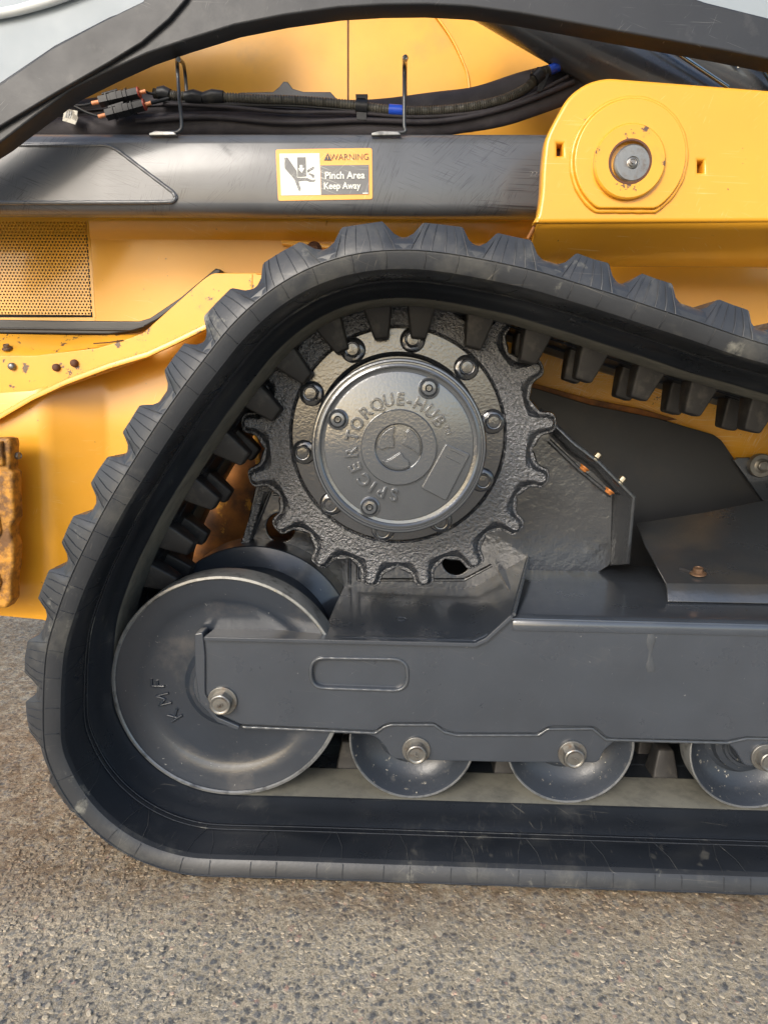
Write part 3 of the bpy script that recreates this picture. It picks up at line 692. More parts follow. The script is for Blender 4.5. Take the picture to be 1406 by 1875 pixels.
# torque hub
YC = -.050; CC = (-.0103, H-.0917)
hub = lathe("planetary_hub", [(.150, .170), (.163, .160), (.163, .120), (.161, .05), (.158, -.02), (.1585, -.030), (.1600, -.034), (.1600, YC+.004), (.1575, YC-.001), (.1545, YC-.0015), (.1530, YC+.002), (.1505, YC+.002), (.149, YC-.002), (.146, YC-.003), (.1435, YC-.001),
                              (.1425, YC+.005), (.137, YC+.006), (.1355, YC+.003), (.133, YC+.0025), (.0, YC+.0025)], (CC[0], CC[1]), M_cap, root, 160, 26)
YF = YC+.0025
lathe("logo_disc", [(.0705, YF+.002), (.0690, YF-.005), (.0675, YF-.0062), (.0445, YF-.0062), (.0430, YF-.0050), (.0415, YF+.0005), (.0, YF+.0005)], CC, M_cap, hub, 96, 30)
def blade(k):
    a = math.radians(k*120-12)
    o_ = [(.0385*math.cos(t), .0385*math.sin(t)) for t in [math.radians(-8+ i*10) for i in range(9)]]
    i_ = [(.0300, .0165), (.0240, .0085), (.0130, .0030), (.0040, .0040), (.010, .012), (.0105, .023), (.0075, .0350)][::-1]
    i_ = [(.006, .030), (.008, .020), (.004, .009), (.014, .006), (.024, .004), (.033, .0)]
    lp = o_+i_; ca, sa = math.cos(a), math.sin(a)
    return fillet([(CC[0]+x*ca-y*sa, CC[1]+x*sa+y*ca) for x, y in lp], .002, 3)
for k in range(3):
    b_l = blade(k)
    plate("logo_blade", [b_l], YF-.0045, .006, M_cap, hub, .0014)
    sweep("logo_blade_rim", [Vector((x, YF-.0040, z)) for x, z in b_l], .0012, M_cap, hub, 6, True)
lets = [("S", 265), ("P", 249.5), ("I", 237), ("C", 224), ("E", 205.5), ("R", 187), ("T", 167), ("O", 151), ("R", 134.5), ("Q", 118), ("U", 103), ("E", 89), ("-", 78), ("H", 65), ("U", 49), ("B", 34.5)]
for ch, dg in lets:
    text("raised_letter", ch, .031, at(CC, .0865, dg, YF-.0020, dg-90), M_cap, hub, .0035, .0008, .0002, .95)
for ch, dg in (("T", 24), ("M", 18.5)):
    text("raised_letter", ch, .012, at(CC, .094, dg, YF-.001, dg-90), M_cap, hub, .0012, .0005)
for (x, y) in ((785, 711), (619, 768), (677, 928)):
    X, Z = XZ(x, y, YF)
    lathe("fill_plug", [(.0200, YF+.002), (.0190, YF-.003), (.0160, YF-.005), (.0150, YF-.003), (.0135, YF-.006), (.0120, YF-.0085), (.0070, YF-.009), (.0055, YF-.004), (.0045, YF-.008), (.0032, YF-.008), (.0030, YF-.001), (.0, YF-.001)], (X, Z), M_cap, hub, 40, 30)
dp = [XZ(x, y, YF) for x, y in ((816, 812), (860, 831), (816, 916), (771, 893))]
plate("data_plate", [fillet(dp, .004)], YF-.0050, .008, M_cap, hub, .0014)
for a_, b_ in (((822, 823), (850, 836)), ((815, 836), (843, 850))):
    sweep("data_plate_line", [W(*a_, YF-.0052), W(*b_, YF-.0052)], .0006, M_cap, hub, 5)

# ---- motor mount behind the sprocket
YB = .335
mm_px = [(470, 880), (700, 560), (930, 700), (1002, 776), (1088, 850), (1122, 900), (1118, 1034), (1000, 1110), (440, 1110), (440, 1020)]
h1 = circle(XZ(514, 966, YB), .036, 40); h2 = circle(XZ(835, 1028, YB), .034, 40)
mount = plate("motor_mount", [fillet(P2(mm_px, YB), .01), h1, h2], YB, .014, M_mount, root, .003)
# forward flange of the mount, folded round its edge
o3 = [(985, 752), (1050, 815), (1094, 848), (1158, 912), (1156, 925), (1146, 1033)]
i3 = [(978, 770), (1040, 832), (1085, 866), (1122, 904), (1121, 918), (1116, 1036)]
rows = [[W(x, y, YB-.062) for x, y in o3], [W(x, y, YB-.0) for x, y in i3]]
fl2 = sheet("mount_flange", rows, .010, M_mount, mount, 30)
sweep("mount_rib", [W(1004, 806, YB-.006), W(1060, 860, YB-.006), W(1118, 908, YB-.006)], .005, M_mount, mount, 8)
for (x, y, nx, ny) in ((1093, 836, 1066, 860), (1138, 879, 1112, 902)):
    ax = (W(x+8, y-9, .28)-W(x, y, .28))
    hexbolt("bolt", W(x-5, y+5, .285), M_zinc, mount, .0090, .014, .3, None, axis=ax, wr=1.2)
    hexbolt("nut", W(nx+4, ny-4, .288), M_onut, mount, .0095, .006, .3, None, axis=-ax, wr=1.2)
for x0, y0, x1, y1 in ((500, 905, 560, 905), (455, 1000, 500, 888), (640, 1015, 640, 1070), (655, 1020, 655, 1062), (655, 1062, 850, 1062), (850, 1062, 900, 1035)):
    sweep("mount_edge", [W(x0, y0, YB-.003), W(x1, y1, YB-.003)], .004, M_mount, mount, 8)
pplate("mount_bracket", [(478, 880), (560, 880), (560, 900), (485, 902), (452, 1010), (436, 1010)], .30, .03, M_cast, mount, .003)

# ---- chassis behind the track
YP = .60
chas = pplate("chassis_wall", [(-300, 560), (-300, 1085), (40, 1118), (300, 1190), (1700, 1190), (1700, 560), (1100, 470), (300, 470)], YP+.05, .02, M_black, root, .002)
inn = pplate("inner_fender", [(250, 560), (640, 560), (640, 1160), (250, 1160)], YP+.02, .01, M_rust, root, .002)
pplate("fender_rib", [(461, 760), (470, 760), (476, 850), (468, 850)], YP+.0, .01, M_yel2, inn, .002)
# tapering yellow side right of the sprocket: bright lip on top, scuffed slope below
rows = [[W(x, y, Yq) for x, y, Yq in r] for r in (
    [(880, 520, .62), (1100, 600, .62), (1406, 650, .62), (1700, 700, .62)],
    [(880, 560, .60), (1100, 640, .60), (1406, 715, .60), (1700, 790, .60)],
    [(880, 590, .575), (1100, 660, .575), (1406, 740, .575), (1700, 810, .575)],
    [(900, 690, .60), (1100, 745, .60), (1406, 815, .60), (1700, 880, .60)],
    [(900, 800, .62), (1100, 880, .62), (1406, 970, .62), (1700, 1010, .62)])]
low = sheet("chassis_side", rows, .01, M_yel2, root, 50)
bp_ = [(930, 700), (985, 712), (1080, 741), (1200, 765), (1306, 796), (1320, 806), (1395, 915), (1420, 980), (1170, 1060), (930, 1060)]
pplate("skid_panel", bp_, .560, .012, M_black, root, .002, .006)
pplate("rust_edge", [(930, 690), (985, 704), (1080, 730), (1180, 750), (1240, 768), (1200, 774), (1080, 750), (985, 722), (930, 710)], .575, .014, M_rust, low, .002)
# folded cover over the frame
cvr = [[W(1165, 958, .42), W(1290, 938, .42), W(1400, 916, .42), W(1640, 880, .42)],
       [W(1180, 998, .33), W(1300, 990, .33), W(1410, 984, .33), W(1650, 975, .33)],
       [W(1219, 1068, .115), W(1310, 1069, .115), W(1412, 1070, .115), W(1660, 1074, .115)],
       [W(1221, 1078, .107), W(1312, 1079, .107), W(1412, 1080, .107), W(1660, 1084, .107)],
       [W(1222, 1101, .088), W(1312, 1103, .088), W(1412, 1105, .088), W(1660, 1110, .088)]]
cov = sheet("folded_cover", cvr, .005, M_cover, root, 60)
def onq(px, py, lift=0):   # on the sloping part of the cover
    a, b, c_ = cvr[1][0], cvr[1][2], cvr[2][0]; n = (b-a).cross(c_-a).normalized(); n = n if n.y < 0 else -n
    d = rot(((px-703)/F, 1.0, (937.5-py)/F)); t = (a-CAM).dot(n)/d.dot(n); return CAM+d*t+n*lift, n
p0, nn = onq(1277, 1050, .0005)
hexbolt("bolt", p0, M_rbolt, cov, .0115, .010, .4, None, axis=nn, wr=1.35)
q1, q2 = onq(1243, 1042, .0004)[0], onq(1268, 1050, .0004)[0]
sweep("slot", [q1, q2], .0042, M_black, cov, 8, False, .3)
# bracket at the right edge
brk = pplate("axle_bracket", [(1343, 843), (1350, 838), (1700, 838), (1700, 1000), (1412, 965), (1402, 922), (1395, 915)], .545, .012, M_frame, root, .002)
lathe("washer", [(0, .535), (.018, .535), (.019, .530), (.030, .530), (.032, .533), (.032, .546)], XZ(1394, 853, .53), M_bolt, brk, 40)
hexbolt("bolt", W(1394, 853, .532), M_bolt, brk, .015, .010, .2, None)

# ---- side panel of the body, with grille
def body():
    pn = [[W(163, 395, YP-.030), W(400, 395, YP-.030), W(800, 395, YP-.030), W(1010, 398, YP-.030), W(1700, 410, YP-.030)],
          [W(163, 406, YP-.029), W(400, 407, YP-.029), W(800, 410, YP-.029), W(1010, 411, YP-.029), W(1700, 420, YP-.029)],
          [W(164, 424, YP-.018), W(400, 425, YP-.018), W(800, 430, YP-.018), W(1010, 432, YP-.018), W(1700, 440, YP-.018)],
          [W(166, 438, YP), W(400, 439, YP), W(800, 445, YP), W(1010, 446, YP), W(1700, 452, YP)],
          [W(173, 585, YP), W(400, 585, YP), W(800, 592, YP), W(1010, 598, YP), W(1700, 600, YP)],
          [W(178, 640, YP), W(400, 650, YP), W(800, 650, YP), W(1010, 640, YP), W(1700, 640, YP)]]
    # soften the bend of the panel
    rows = pn[:1]+pn[1:]
    p = sheet("side_panel", rows, .004, M_yel, root, 60)
    # panel seams and tab behind the track top
    sweep("panel_seam", [W(598, 405, YP-.031), W(596, 440, YP-.002)], .0025, M_yel3, p, 6)
    pplate("hinge_tab", [(514, 440), (560, 441), (610, 449), (610, 455), (560, 452), (516, 447)], .55, .03, M_yel, p, .002)
    hexbolt("bolt", W(575, 457, .55), M_dbolt, p, .014, .01)
    sweep("rubber_stop", [W(770, 425, .6), W(770, 425, .57)], .010, M_plas, p, 16)
    # left part: grille plate with rows of holes
    x0, x1 = -120, 163
    gx0 = XZ(-150, 500, YP)[0]; gz1 = XZ(80, 405, YP)[1]; gz0 = XZ(80, 580, YP)[1]
    dx = XZ(6.15, 500, YP)[0]-XZ(0, 500, YP)[0]; dz = dx*.866
    nrow = int((gz1-gz0)/dz); gxr_t = XZ(160, 405, YP)[0]; gxr_b = XZ(170, 580, YP)[0]
    V = []; Fc = []; rr = dx*.31
    for j in range(nrow):
        z = gz1-(j+.5)*dz; off = (j % 2)*dx/2; t = j/nrow; lim = gxr_t*(1-t)+gxr_b*t
        n = int((lim-gx0-off)/dx)
        for i in range(n):
            x = lim-(i+.5)*dx - off
            o = len(V)
            yj = YP+.002*math.sin(x*9)+.001
            corn = [(x-dx/2, z-dz/2), (x, z-dz/2), (x+dx/2, z-dz/2), (x+dx/2, z+dz/2), (x, z+dz/2), (x-dx/2, z+dz/2)]
            V += [(a, YP, b) for a, b in corn]+[(x+rr*math.cos(math.radians(a)), YP, z+rr*math.sin(math.radians(a))) for a in (-150, -90, -30, 30, 90, 150)]+[(x+rr*math.cos(math.radians(a)), YP+.003, z+rr*math.sin(math.radians(a))) for a in (-150, -90, -30, 30, 90, 150)]
            for k in range(6):
                k2 = (k+1) % 6; Fc.append((o+k, o+k2, o+6+k2, o+6+k)); Fc.append((o+6+k, o+6+k2, o+12+k2, o+12+k))
    me = bpy.data.meshes.new("perforated_grille"); me.from_pydata(V, [], Fc)
    g = link("perforated_grille", me, M_yel, p, False); g['kind'] = 'stuff'
    pplate("grille_surround", [(-400, 582), (172, 581), (180, 590), (180, 640), (-400, 640)], YP, .004, M_yel, p, .001)
    pplate("grille_surround", [(-400, 380), (164, 380), (164, 405.5), (-400, 405)], YP, .004, M_yel, p, .001)
    pplate("grille_edge", [(159, 404), (164, 404), (176, 582), (170, 582)], YP-.0005, .004, M_yel, p, .001)
    pplate("grille_backing", [(-400, 390), (200, 390), (200, 600), (-400, 600)], YP+.045, .004, M_black, p, .001)
    # rubber seal along the lower edge
    so_ = [(-200, 585), (0, 585), (120, 587), (255, 588), (275, 582), (330, 545), (395, 491), (404, 493), (404, 499), (345, 545), (290, 585), (250, 606), (200, 612), (0, 610), (-200, 608)]
    s_ = pplate("rubber_seal", so_, YP-.030, .03, M_seal, p, .004)
    sweep("seal_lip", [W(x, y, YP-.034) for x, y in ((-200, 599), (0, 601), (150, 603), (240, 604), (265, 597))], .0025, M_seal, p, 8)
    return p
side = body()
# ---- yellow front guard, left of the track
def guard():
    top = [[W(-250, 604, .57), W(0, 611, .57), (W(160, 614, .57)), W(262, 612, .57)],
           [W(-250, 652, .52), W(0, 652, .52), W(68, 651, .52), W(240, 626, .52)]]
    g = sheet("guard_ledge", top, .004, M_yelw, root)
    f = [(-250, 652), (66, 651), (180, 637), (232, 621), (262, 610), (372, 512), (390, 500), (520, 500), (520, 520), (380, 596), (270, 655), (200, 680), (120, 708), (0, 762), (-250, 880)]
    pl = pplate("guard_plate", f, .515, .008, M_yelw, root, .002, .01)
    # turned-out flange along the lower edge
    e = [(-250, 874), (0, 757), (60, 722), (120, 694), (200, 664), (270, 643), (320, 620), (385, 588), (440, 556)]
    rows = [[W(x, y, .510) for x, y in e], [W(x, y+1, .480) for x, y in e], [W(x, y+11, .478) for x, y in e], [W(x, y+13, .52) for x, y in e]]
    sheet("guard_flange", rows, .003, M_yelw, pl, 60)
    for x, y, mt in ((22, 671, M_bolt), (103, 673, M_dbolt), (136, 665, M_dbolt)):
        X, Z = XZ(x, y, .51); lathe("rivet", [(0, .503), (.006, .5035), (.0095, .507), (.0105, .514)], (X, Z), mt, pl, 24, 60)
    hexbolt("bolt", W(14, 638, .532), M_rbolt, g, .009, .008, .2, None, axis=(0, -.5, 1))
    sweep("panel_gap", [W(172, 629, .513), W(200, 627, .513), W(226, 623, .513)], .0016, M_dbolt, pl, 6)
    sweep("panel_gap", [W(462, 502, .514), W(461, 535, .514)], .0014, M_yel3, pl, 6)
    sweep("panel_gap", [W(470, 502, .514), W(530, 501, .514)], .0014, M_yel3, pl, 6)
    # lower fender, folded
    ys = (700, 800, 950, 1085)
    def row(y):
        k = (y-700)/385
        xe = 400-200*k; L = [(-250, .505), (60+18*k, .505), (78+22*k, .508), (96+20*k, .520), (min(xe-20, 186+14*k), .592), (min(xe-14, 200+14*k), .595), (min(xe-8, 214+14*k), .596), ((xe+214+14*k)/2 if xe > 240 else xe-4, .597), (xe, .598)]
        out = []
        for x, Yq in L:
            yy = y
            if y == 700: yy = 735-.33*max(0, x) if x < 200 else 650-.5*(x-200)
            if y == 1085: yy = 1104 if x < 20 else (1118+.35*(x-30) if x < 110 else 1148)
            out.append(W(x, yy, Yq))
        return out
    lf = sheet("lower_fender", [row(y) for y in ys], .006, M_yel, root, 75)
    # worn casting at the picture's left edge
    cp = [(-120, 806), (8, 801), (18, 803), (20, 812), (18, 860), (25, 866), (24, 900), (27, 950), (20, 965), (21, 985), (26, 1000), (25, 1040), (21, 1060), (21, 1100), (12, 1114), (-120, 1116)]
    cs = pplate("worn_catch", cp, .40, .045, M_casty, root, .008, .003, seg=4)
    pplate("catch_face", [(-120, 812), (2, 808), (6, 853), (-120, 860)], .388, .03, M_casty, cs, .006, .003)
    pplate("catch_pocket", [(-60, 935), (-4, 940), (2, 975), (-8, 990), (-60, 990)], .392, .02, M_casty, cs, .005, .006)
    pplate("catch_pocket", [(-60, 1050), (-6, 1046), (2, 1066), (-6, 1090), (-60, 1092)], .392, .02, M_casty, cs, .005, .006)
    hexbolt("bolt", W(28, 834, .43), M_bolt, cs, .010, .012, .2, None, axis=(1, -.2, 0))
guard()

# ---- lift arm: charcoal beam
YA = .36
def beam():
    prof = [(.50, 246.5), (.388, 246.5), (.376, 248), (.362, 259), (.360, 263), (.360, 371), (.362, 377), (.369, 385), (.382, 394), (.398, 399), (.410, 400), (.50, 400)]
    xs = (-400, 0, 500, 1010)
    rows = []
    for Yq, py in prof:
        z = W(500, py, Yq).z
        rows.append([Vector((W(x, 320, YA).x, Yq, z)) for x in xs])
    b = sheet("lift_arm", rows, .006, M_beam, root, 30)
    # stiffener plate with folded-up rim at the left
    st = [(-400, 264), (-20, 262), (195, 263), (216, 272), (322, 352), (327, 362), (320, 370), (300, 373), (-400, 371)]
    lp = fillet(P2(st, YA-.004), .008)
    plate("stiffener_plate", [lp], YA-.004, .006, M_beam, b, .002)
    st2 = [(-20, 266), (195, 266), (214, 274), (318, 353), (322, 363), (316, 369), (270, 370), (-20, 371)]
    bead("weld_bead", dens([Vector((x, YA-.002, z)) for x, z in fillet(P2(st2, YA-.004), .008)], False, .006), .0048, M_beam, b)
    return b
arm = beam()
text("stamped_number", "22-", .018, Matrix.Translation(W(979, 319, YA-.001)) @ STAND, M_gry, arm, .0004, .0001)
# warning label
YL = YA-.0015
def S(x, y): return (490+x/6.695, 260+y/6.695)
lab = pplate("warning_label", [S(98, 90), S(1280, 73), S(1287, 700), S(130, 722)], YL-.0002, .0010, M_org, arm, .0002, .006)
pplate("label_panel", [S(145, 142), S(636, 137), S(655, 648), S(168, 655)], YL-.0012, .0010, M_wht, lab, .0001)
pplate("label_panel", [S(648, 285), S(1240, 280), S(1242, 640), S(660, 648)], YL-.0012, .0010, M_gry, lab, .0001)
pic = [[(207, 190), (245, 190), (355, 350), (362, 435), (480, 435), (492, 400), (500, 378), (540, 385), (578, 405), (570, 440), (545, 432), (530, 405), (500, 408), (510, 435), (545, 462), (588, 458), (574, 486), (510, 486), (480, 470), (378, 480), (408, 575), (398, 604), (383, 600), (330, 460), (210, 320)],
       [(362, 188), (468, 185), (476, 335), (568, 296), (570, 325), (488, 372), (474, 420), (368, 425)]]
pic = [[(207, 190), (245, 190), (355, 350), (362, 437), (482, 437), (520, 455), (545, 462), (588, 458), (574, 486), (510, 486), (480, 470), (378, 480), (408, 575), (398, 604), (383, 600), (330, 460), (210, 320)],
       [(362, 188), (466, 185), (474, 420), (368, 425)], [(483, 345), (566, 296), (570, 325), (487, 374)], [(497, 392), (520, 380), (572, 400), (566, 440), (548, 434), (535, 412)]]
for q in pic: pplate("pictogram", [S(*p) for p in q], YL-.0022, .0010, M_gry, lab, .0001)
pplate("pictogram_arrow", [S(395, 282), S(428, 280), S(430, 318), S(455, 318), S(420, 380), S(374, 322), S(396, 320)], YL-.0032, .0010, M_wht, lab, .0001)
def ltext(s, x, y, h, mat, off, sx=1.0, lvl=.0024):
    px, py = S(x, y); text("label_text", s, h, Matrix.Translation(W(px, py, YL-lvl)) @ Matrix.Rotation(math.radians(-.8), 4, 'Y') @ STAND, mat, lab, .0003, 0, off, sx)
ltext("WARNING", 1003, 186, .0188, M_ink, -.0003, .98, .0016)
ltext("Pinch Area", 945, 412, .0215, M_wht, .0004, .97)
ltext("Keep Away", 912, 540, .0198, M_wht, .0004, .92)
pplate("alert_triangle", [S(690, 225), S(737, 134), S(785, 225)], YL-.0016, .0008, M_ink, lab, .0001)
text("label_text", "!", .010, Matrix.Translation(W(*S(738, 192), YL-.0028)) @ STAND, M_org, lab, .0002, 0, .0002)
pplate("label_panel", [S(1165, 622), S(1232, 620), S(1232, 634), S(1165, 636)], YL-.0022, .0008, M_wht, lab, .0001)

# ---- pivot housing: yellow pod at the right
def pod():
    YO = .22
    out = [(1012, 225), (1040, 175), (1075, 150), (1110, 141), (1406, 164), (1800, 195), (1800, 408), (1406, 406), (975, 408), (984, 395), (990, 360), (993, 300), (998, 255)]
    lp = fillet(P2(out, YO), .025, 6)
    sq = [P2([(x-5, y-11), (x+5, y-11), (x+5, y+10), (x-5, y+10)], YO) for x, y in ((1025, 274), (1283, 305))]
    p = plate("pivot_housing", [lp]+[q[::-1] for q in sq], YO, .035, M_yel, root, .008, 5)
    pplate("square_hole_back", [(1005, 250), (1310, 250), (1310, 330), (1005, 330)], YO+.032, .002, M_dbolt, p, .0005)
    # lower part turns in under the housing
    rows = []
    pr = [(YO+.0005, 392), (YO+.0035, 402), (YO+.010, 411), (YO+.022, 420), (YO+.10, 458), (YO+.16, 487), (YO+.26, 488)]
    for Yq, py in pr:
        k = (py-392)/96
        rows.append([W(x, py+dy, Yq) for x, dy in ((984-24*max(0, k-.1), 0), (1100, 0), (1250, 1), (1406, 2), (1800, 4))])
    sheet("housing_underside", rows, .005, M_yel, p, 70)
    sweep("housing_edge", [W(x, y, YO+.02+.0008*i*i*2) for i, (x, y) in enumerate([(994, 380), (990, 398), (978, 415), (966, 437)])], .004, M_rust, p, 8)
    # boss
    c_ = XZ(1153, 290, YO-.01)
    def flat(r, cut, n=72): 
        pts = []
        for k in range(n):
            a = 2*math.pi*k/n; x, z = r*math.cos(a), r*math.sin(a); pts.append((c_[0]+x, c_[1]+max(z, -cut)))
        return pts
    plate("boss_plate", [flat(.113, .096)], YO-.012, .013, M_yel, p, .003)
    bead("weld_bead", [Vector((x, YO-.001, z)) for x, z in flat(.116, .099, 110)], .005, M_yel, p, True)
    lathe("boss_ring", [(.0390, YO-.010), (.0390, YO-.022), (.0405, YO-.024), (.069, YO-.024), (.072, YO-.021), (.072, YO-.010)], XZ(1152, 296, YO-.02), M_yelw, p, 72, 30)
    lathe("chipped_ring", [(.0385, YO-.0235), (.0396, YO-.0248), (.0430, YO-.0246), (.0440, YO-.0235)], XZ(1152, 297, YO-.02), M_dbolt, p, 48, 30)
    lathe("pivot_pin", [(.0, YO-.022), (.012, YO-.022), (.0125, YO-.024), (.033, YO-.024), (.0365, YO-.021), (.0365, YO)], XZ(1157, 299, YO-.02), M_bolt, p, 60, 30)
    pin = W(1156, 299, YO-.022)
    hexbolt("grease_nipple", pin, M_bolt, p, .0085, .004, .3, None, wr=1.3)
    sweep("nipple_tip", [pin, pin+Vector((0, -.010, 0))], .0035, M_bolt, p, 12)
pod()

# ---- upper arch, window, inner wall, cylinders
YH = .22
arch_in = [(-300, 440), (-60, 300), (0, 262), (60, 216), (130, 165), (200, 130), (270, 98), (340, 74), (430, 46), (520, 28), (620, 14), (700, 9), (780, 8), (860, 12), (950, 24), (1050, 42), (1130, 57), (1220, 73), (1320, 91), (1406, 108), (1800, 190)]
arch_out = [(1800, 92), (1406, 32), (1290, 3), (1200, -30), (1000, -70), (700, -95), (450, -60), (300, -6), (200, 30), (100, 82), (0, 150), (-120, 235), (-300, 350)]
arch = pplate("rear_arch_arm", arch_in+arch_out, YH, .05, M_arch, root, .004)
# raised fold following the outer side of the arch
f1 = [(-300, 395), (-60, 270), (0, 232), (100, 172), (200, 115), (260, 78), (310, 35), (340, 0), (370, -50)]
f2 = [(300, -60), (262, 2), (180, 42), (95, 88), (0, 154), (-120, 240), (-300, 360)]
pplate("arch_fold", f1+f2, YH-.010, .012, M_arch, arch, .003, .0)
pplate("cab_window", [(-400, -200), (420, -200), (420, 0), (300, 30), (160, 100), (0, 190), (-400, 420)], .36, .01, M_glass, root, .002)
pplate("cab_window", [(1180, -120), (1900, -120), (1900, 80), (1300, 45), (1180, 20)], .36, .01, M_glass, root, .002)
sweep("window_trim", smooth_path([W(x, y, .35) for x, y in ((-200, 60), (0, 25), (50, 14), (110, -4), (200, -40))], 6), .010, M_trim, root, 10)
wall = [[W(x, y, Yq) for x, y, Yq in r] for r in (
    [(-100, -200, .66), (300, -200, .66), (637, -200, .655), (1100, -200, .66), (1800, -200, .66)],
    [(-100, 200, .62), (300, 200, .64), (637, 200, .65), (1100, 200, .65), (1800, 200, .65)],
    [(-100, 430, .62), (300, 430, .64), (637, 430, .65), (1100, 430, .65), (1800, 430, .65)])]
wl_ = sheet("inner_wall", wall, .005, M_yel3, root, 60)
sweep("panel_seam", [W(637, -20, .650), W(637, 182, .648)], .0018, M_dbolt, wl_, 6)
sweep("panel_seam", smooth_path([W(x, y, .648) for x, y in ((778, 5), (800, 32), (825, 68), (845, 108), (858, 150), (862, 240))], 6), .0035, M_yel, wl_, 8)
# mounting hump behind the cables
pplate("cable_hump", [(430, 176), (440, 169), (500, 168), (512, 158), (519, 149), (527, 150), (536, 162), (556, 168), (605, 168), (618, 182), (618, 210), (430, 210)], .54, .01, M_arch, root, .002)
# hydraulic cylinders
cyl = sweep("lift_cylinder", [W(880, -30, .42), W(1330, 235, .42)], .065, M_cyl, root, 40)
sweep("cylinder_band", [W(1084, 80, .42), W(1096, 87, .42)], .067, M_band, cyl, 40)
c2_ = sweep("tilt_cylinder", [W(1150, 40, .46), W(1470, 220, .46)], .050, M_cyl, root, 32)
sweep("cylinder_rod", [W(1196, 68, .35), W(1332, 160, .35)], .0045, M_rod, cyl, 16)
c3_ = sweep("hydraulic_pipe", [W(1380, 90, .38), W(1440, 180, .38)], .012, M_rod, c2_, 16)
pplate("painted_shade_sheet", [(1000, -20), (1700, 60), (1700, 260), (1180, 190), (1090, 120)], .55, .01, M_black, root, .002)  # black sheet stands in for the shade behind the cylinders
sweep("frayed_strap", smooth_path([W(x, y, .40) for x, y in ((1312, 96), (1335, 104), (1350, 118), (1352, 124))], 5), .0035, M_tag, c2_, 8, False, .4)

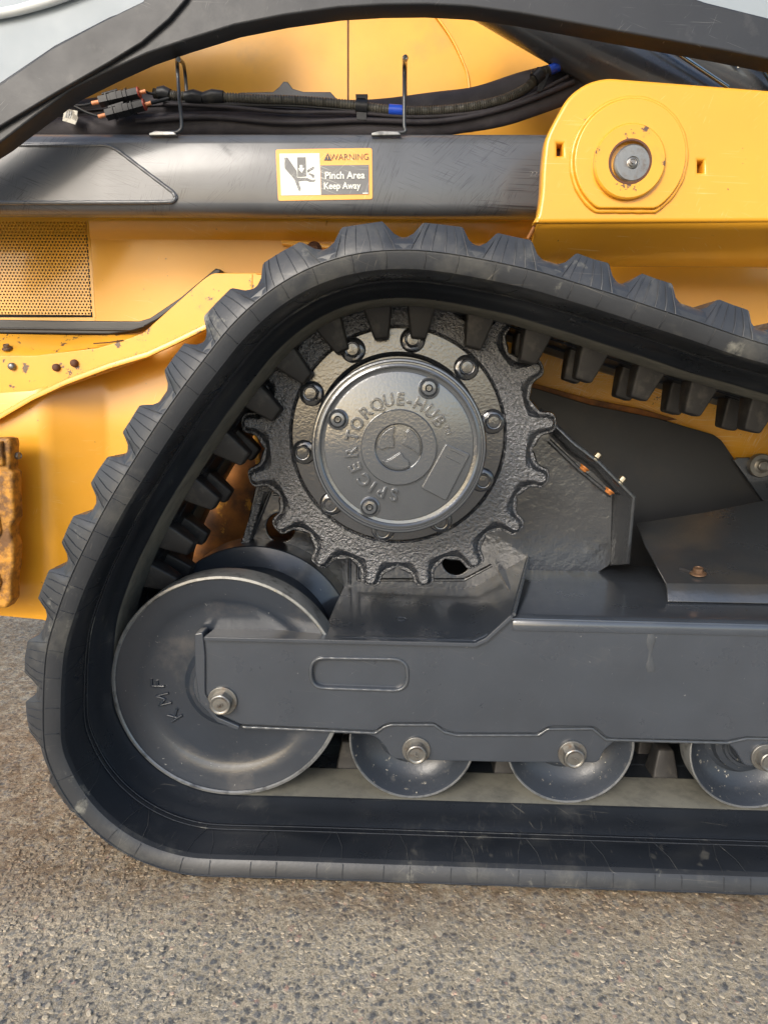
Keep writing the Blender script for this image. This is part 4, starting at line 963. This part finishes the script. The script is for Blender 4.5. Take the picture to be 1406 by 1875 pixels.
# ---- cables on the arm
def loom():
    sl1 = [(30, 236), (120, 214), (300, 200), (480, 204), (640, 212), (800, 200), (900, 180), (1000, 150), (1100, 116), (1160, 100)]
    h = sweep("cable_sleeve", smooth_path([W(x, y, .48) for x, y in sl1], 12), lambda t: .036+.002*math.sin(t*37), M_hose, root, 20, False, .6)
    sl2 = [(30, 244), (200, 232), (400, 228), (600, 232), (760, 232), (880, 216), (980, 190), (1060, 160), (1150, 130)]
    h2 = sweep("cable_sleeve", smooth_path([W(x, y, .45) for x, y in sl2], 12), lambda t: .027+.0015*math.sin(t*29+1), M_hose, root, 20, False, .6)
    h2.name = "cable_sleeve"
    for off, (a, rr) in enumerate(((.02, .0025), (-.012, .002))):
        sweep("sleeve_seam", smooth_path([W(x, y+8-16*off, .455 if off else .442) for x, y in sl1[1:6]], 8), rr, M_hose, h, 6)
    cp = [(282, 171), (330, 176), (400, 178), (480, 182), (560, 185), (640, 192), (720, 202), (790, 203), (860, 196), (920, 182), (965, 160), (985, 138), (1010, 128), (1050, 104)]
    pts = smooth_path([W(x, y, .4250) for x, y in cp], 60)
    pts = dens(pts, False, .0016)
    cnd = obj("corrugated_conduit", *corr(pts, .0098, .0014), M_cond, root, True, 80)
    for a, b, mt, r_ in (((712, 201), (741, 203), M_blue, .0118), ((1006, 129), (1022, 121), M_blue, .0112), ((1022, 121), (1046, 108), M_cond, .0118)):
        sweep("tape_wrap", [W(*a, .4250), W(*b, .4250)], r_, mt, cnd, 16)
    for (a, b) in (((652, 194), (673, 196)),):
        sweep("cable_clip", [W(*a, .4230), W(*b, .4230)], .0150, M_plas, cnd, 16)
        pplate("clip_tab", [(651, 172), (673, 172), (672, 186), (668, 180), (655, 180), (652, 186)], .4150, .014, M_plas, cnd, .001)
        pplate("clip_leg", [(652, 190), (672, 191), (671, 220), (653, 219)], .4180, .006, M_plas, cnd, .001)
    sweep("cable_clip", [W(978, 146, .4230), W(990, 134, .4230)], .0160, M_plas, cnd, 16)
    pplate("clip_leg", [(972, 128), (1002, 118), (1007, 135), (1000, 152), (992, 168), (982, 168), (986, 150), (975, 148)], .4180, .010, M_plas, cnd, .002, .003)
    for i, (a, b) in enumerate((((340, 178), (372, 180)), ((372, 180), (410, 177)), ((290, 170), (312, 174)))):
        sweep("tape_wrap", [W(*a, .4245), W((a[0]+b[0])/2, (a[1]+b[1])/2-2, .4245), W(*b, .4245)], lambda t: .0125+.003*math.sin(t*3.1), M_plas, cnd, 14)
    for pw, rr in (([(300, 190), (420, 196), (520, 205), (640, 206), (760, 214), (880, 205), (960, 180), (1040, 140)], .0045), ([(250, 222), (380, 214), (520, 224), (660, 220), (800, 222), (930, 196), (1050, 150)], .006), ([(330, 186), (430, 192), (540, 194), (650, 203), (740, 210)], .003)):
        sweep("loose_cable", smooth_path([W(x, y, .425) for x, y in pw], 8), rr, M_hose if rr > .004 else M_plas, cnd, 10)
    # connectors
    def conn(x0, y0, x1, y1, r0):
        a, b = W(x0, y0, .4050), W(x1, y1, .4050)
        c_ = sweep("wire_connector", [a, a.lerp(b, .3), a.lerp(b, .31), a.lerp(b, .62), a.lerp(b, .63), b], lambda t: r0*(1.0 if t < .35 else (1.12 if t < .75 else .98)), M_plas, root, 6, ang=20)
        d = (b-a).normalized()
        sweep("connector_seal", [b, b+d*.003], r0*.92, M_red, c_, 14)
        sweep("wire_boot", [b+d*.002, b+d*.018], .0042, M_copper, c_, 10)
        sweep("wire_boot", [a-d*.001, a-d*.020], .0045, M_copper, c_, 10)
        sweep("connector_latch", [a.lerp(b, .1)+Vector((0, -.008, r0*.75)), a.lerp(b, .5)+Vector((0, -.008, r0*.85))], .004, M_plas, c_, 6)
        for k in (.2, .45, .7): sweep("connector_rib", [a.lerp(b, k), a.lerp(b, k+.03)], r0*1.22, M_plas, c_, 6, ang=20)
        return a, b, d, c_
    a, b, d, k1 = conn(184, 186, 254, 170, .0135)
    sweep("wire", smooth_path([b+d*.016, W(275, 171, .4150), W(290, 171, .4200)], 5), .003, M_plas, k1, 8)
    sweep("wire", smooth_path([a-d*.018, W(150, 193, .4150), W(120, 192, .4200)], 5), .003, M_plas, k1, 8)
    a, b, d, k2 = conn(196, 210, 264, 192, .0135)
    sweep("wire", smooth_path([b+d*.016, W(292, 185, .4150), W(310, 180, .4200)], 5), .0042, M_plas, k2, 8)
    sweep("wire", smooth_path([a-d*.018, W(160, 206, .4120), W(138, 195, .4150), W(122, 191, .4200)], 5), .003, M_plas, k2, 8)
    tg = pplate("paper_tag", [(119, 196), (125, 197), (128, 200), (143, 203), (142, 212), (144, 216), (138, 228), (115, 221)], .4080, .002, M_tag, k2, .0004)
    for q in range(3): pplate("tag_mark", [(122+q*4, 203), (124+q*4, 203), (122+q*4, 216), (120+q*4, 215)], .4068, .0008, M_gry, tg, .0001)
def corr(pts, r, amp):
    V, Fc = sweep(None, pts, 1, None, None, 12); n = len(pts); o = []
    for i in range(n):
        rr = r+amp*math.sin(i*math.pi/1.9); c_ = pts[i]
        for k in range(12): o.append(c_+(V[i*12+k]-c_)*rr)
    return o, Fc
loom()
# wire loops standing on the arm
for (x, y0, yb, lean) in ((326, 110, 240, 8), (740, 106, 238, 0)):
    a = [(x-44 if x < 400 else x-45, 243, .37), (x-10, 243, .37), (x+2, 240, .37), (x+7 if lean else x, 228, .37), (x+3 if lean else x, 180, .37), (x-1 if lean else x, 118, .37), (x, y0, .195), (x+4, y0, .21), (x+12 if lean else x+2, y0+14, .45), (x+18 if lean else x+2, 190, .48)]
    sweep("cable_retainer", smooth_path([W(*p) for p in a], 6), .0042, M_wire, root, 10)
pplate("retainer_foot", [(273, 243), (285, 239), (318, 240), (324, 247), (273, 248)], .358, .012, M_worn, arm, .002)
pplate("retainer_foot", [(680, 243), (695, 239), (728, 240), (735, 247), (680, 248)], .358, .012, M_worn, arm, .002)
print('objects', len(bpy.data.objects))
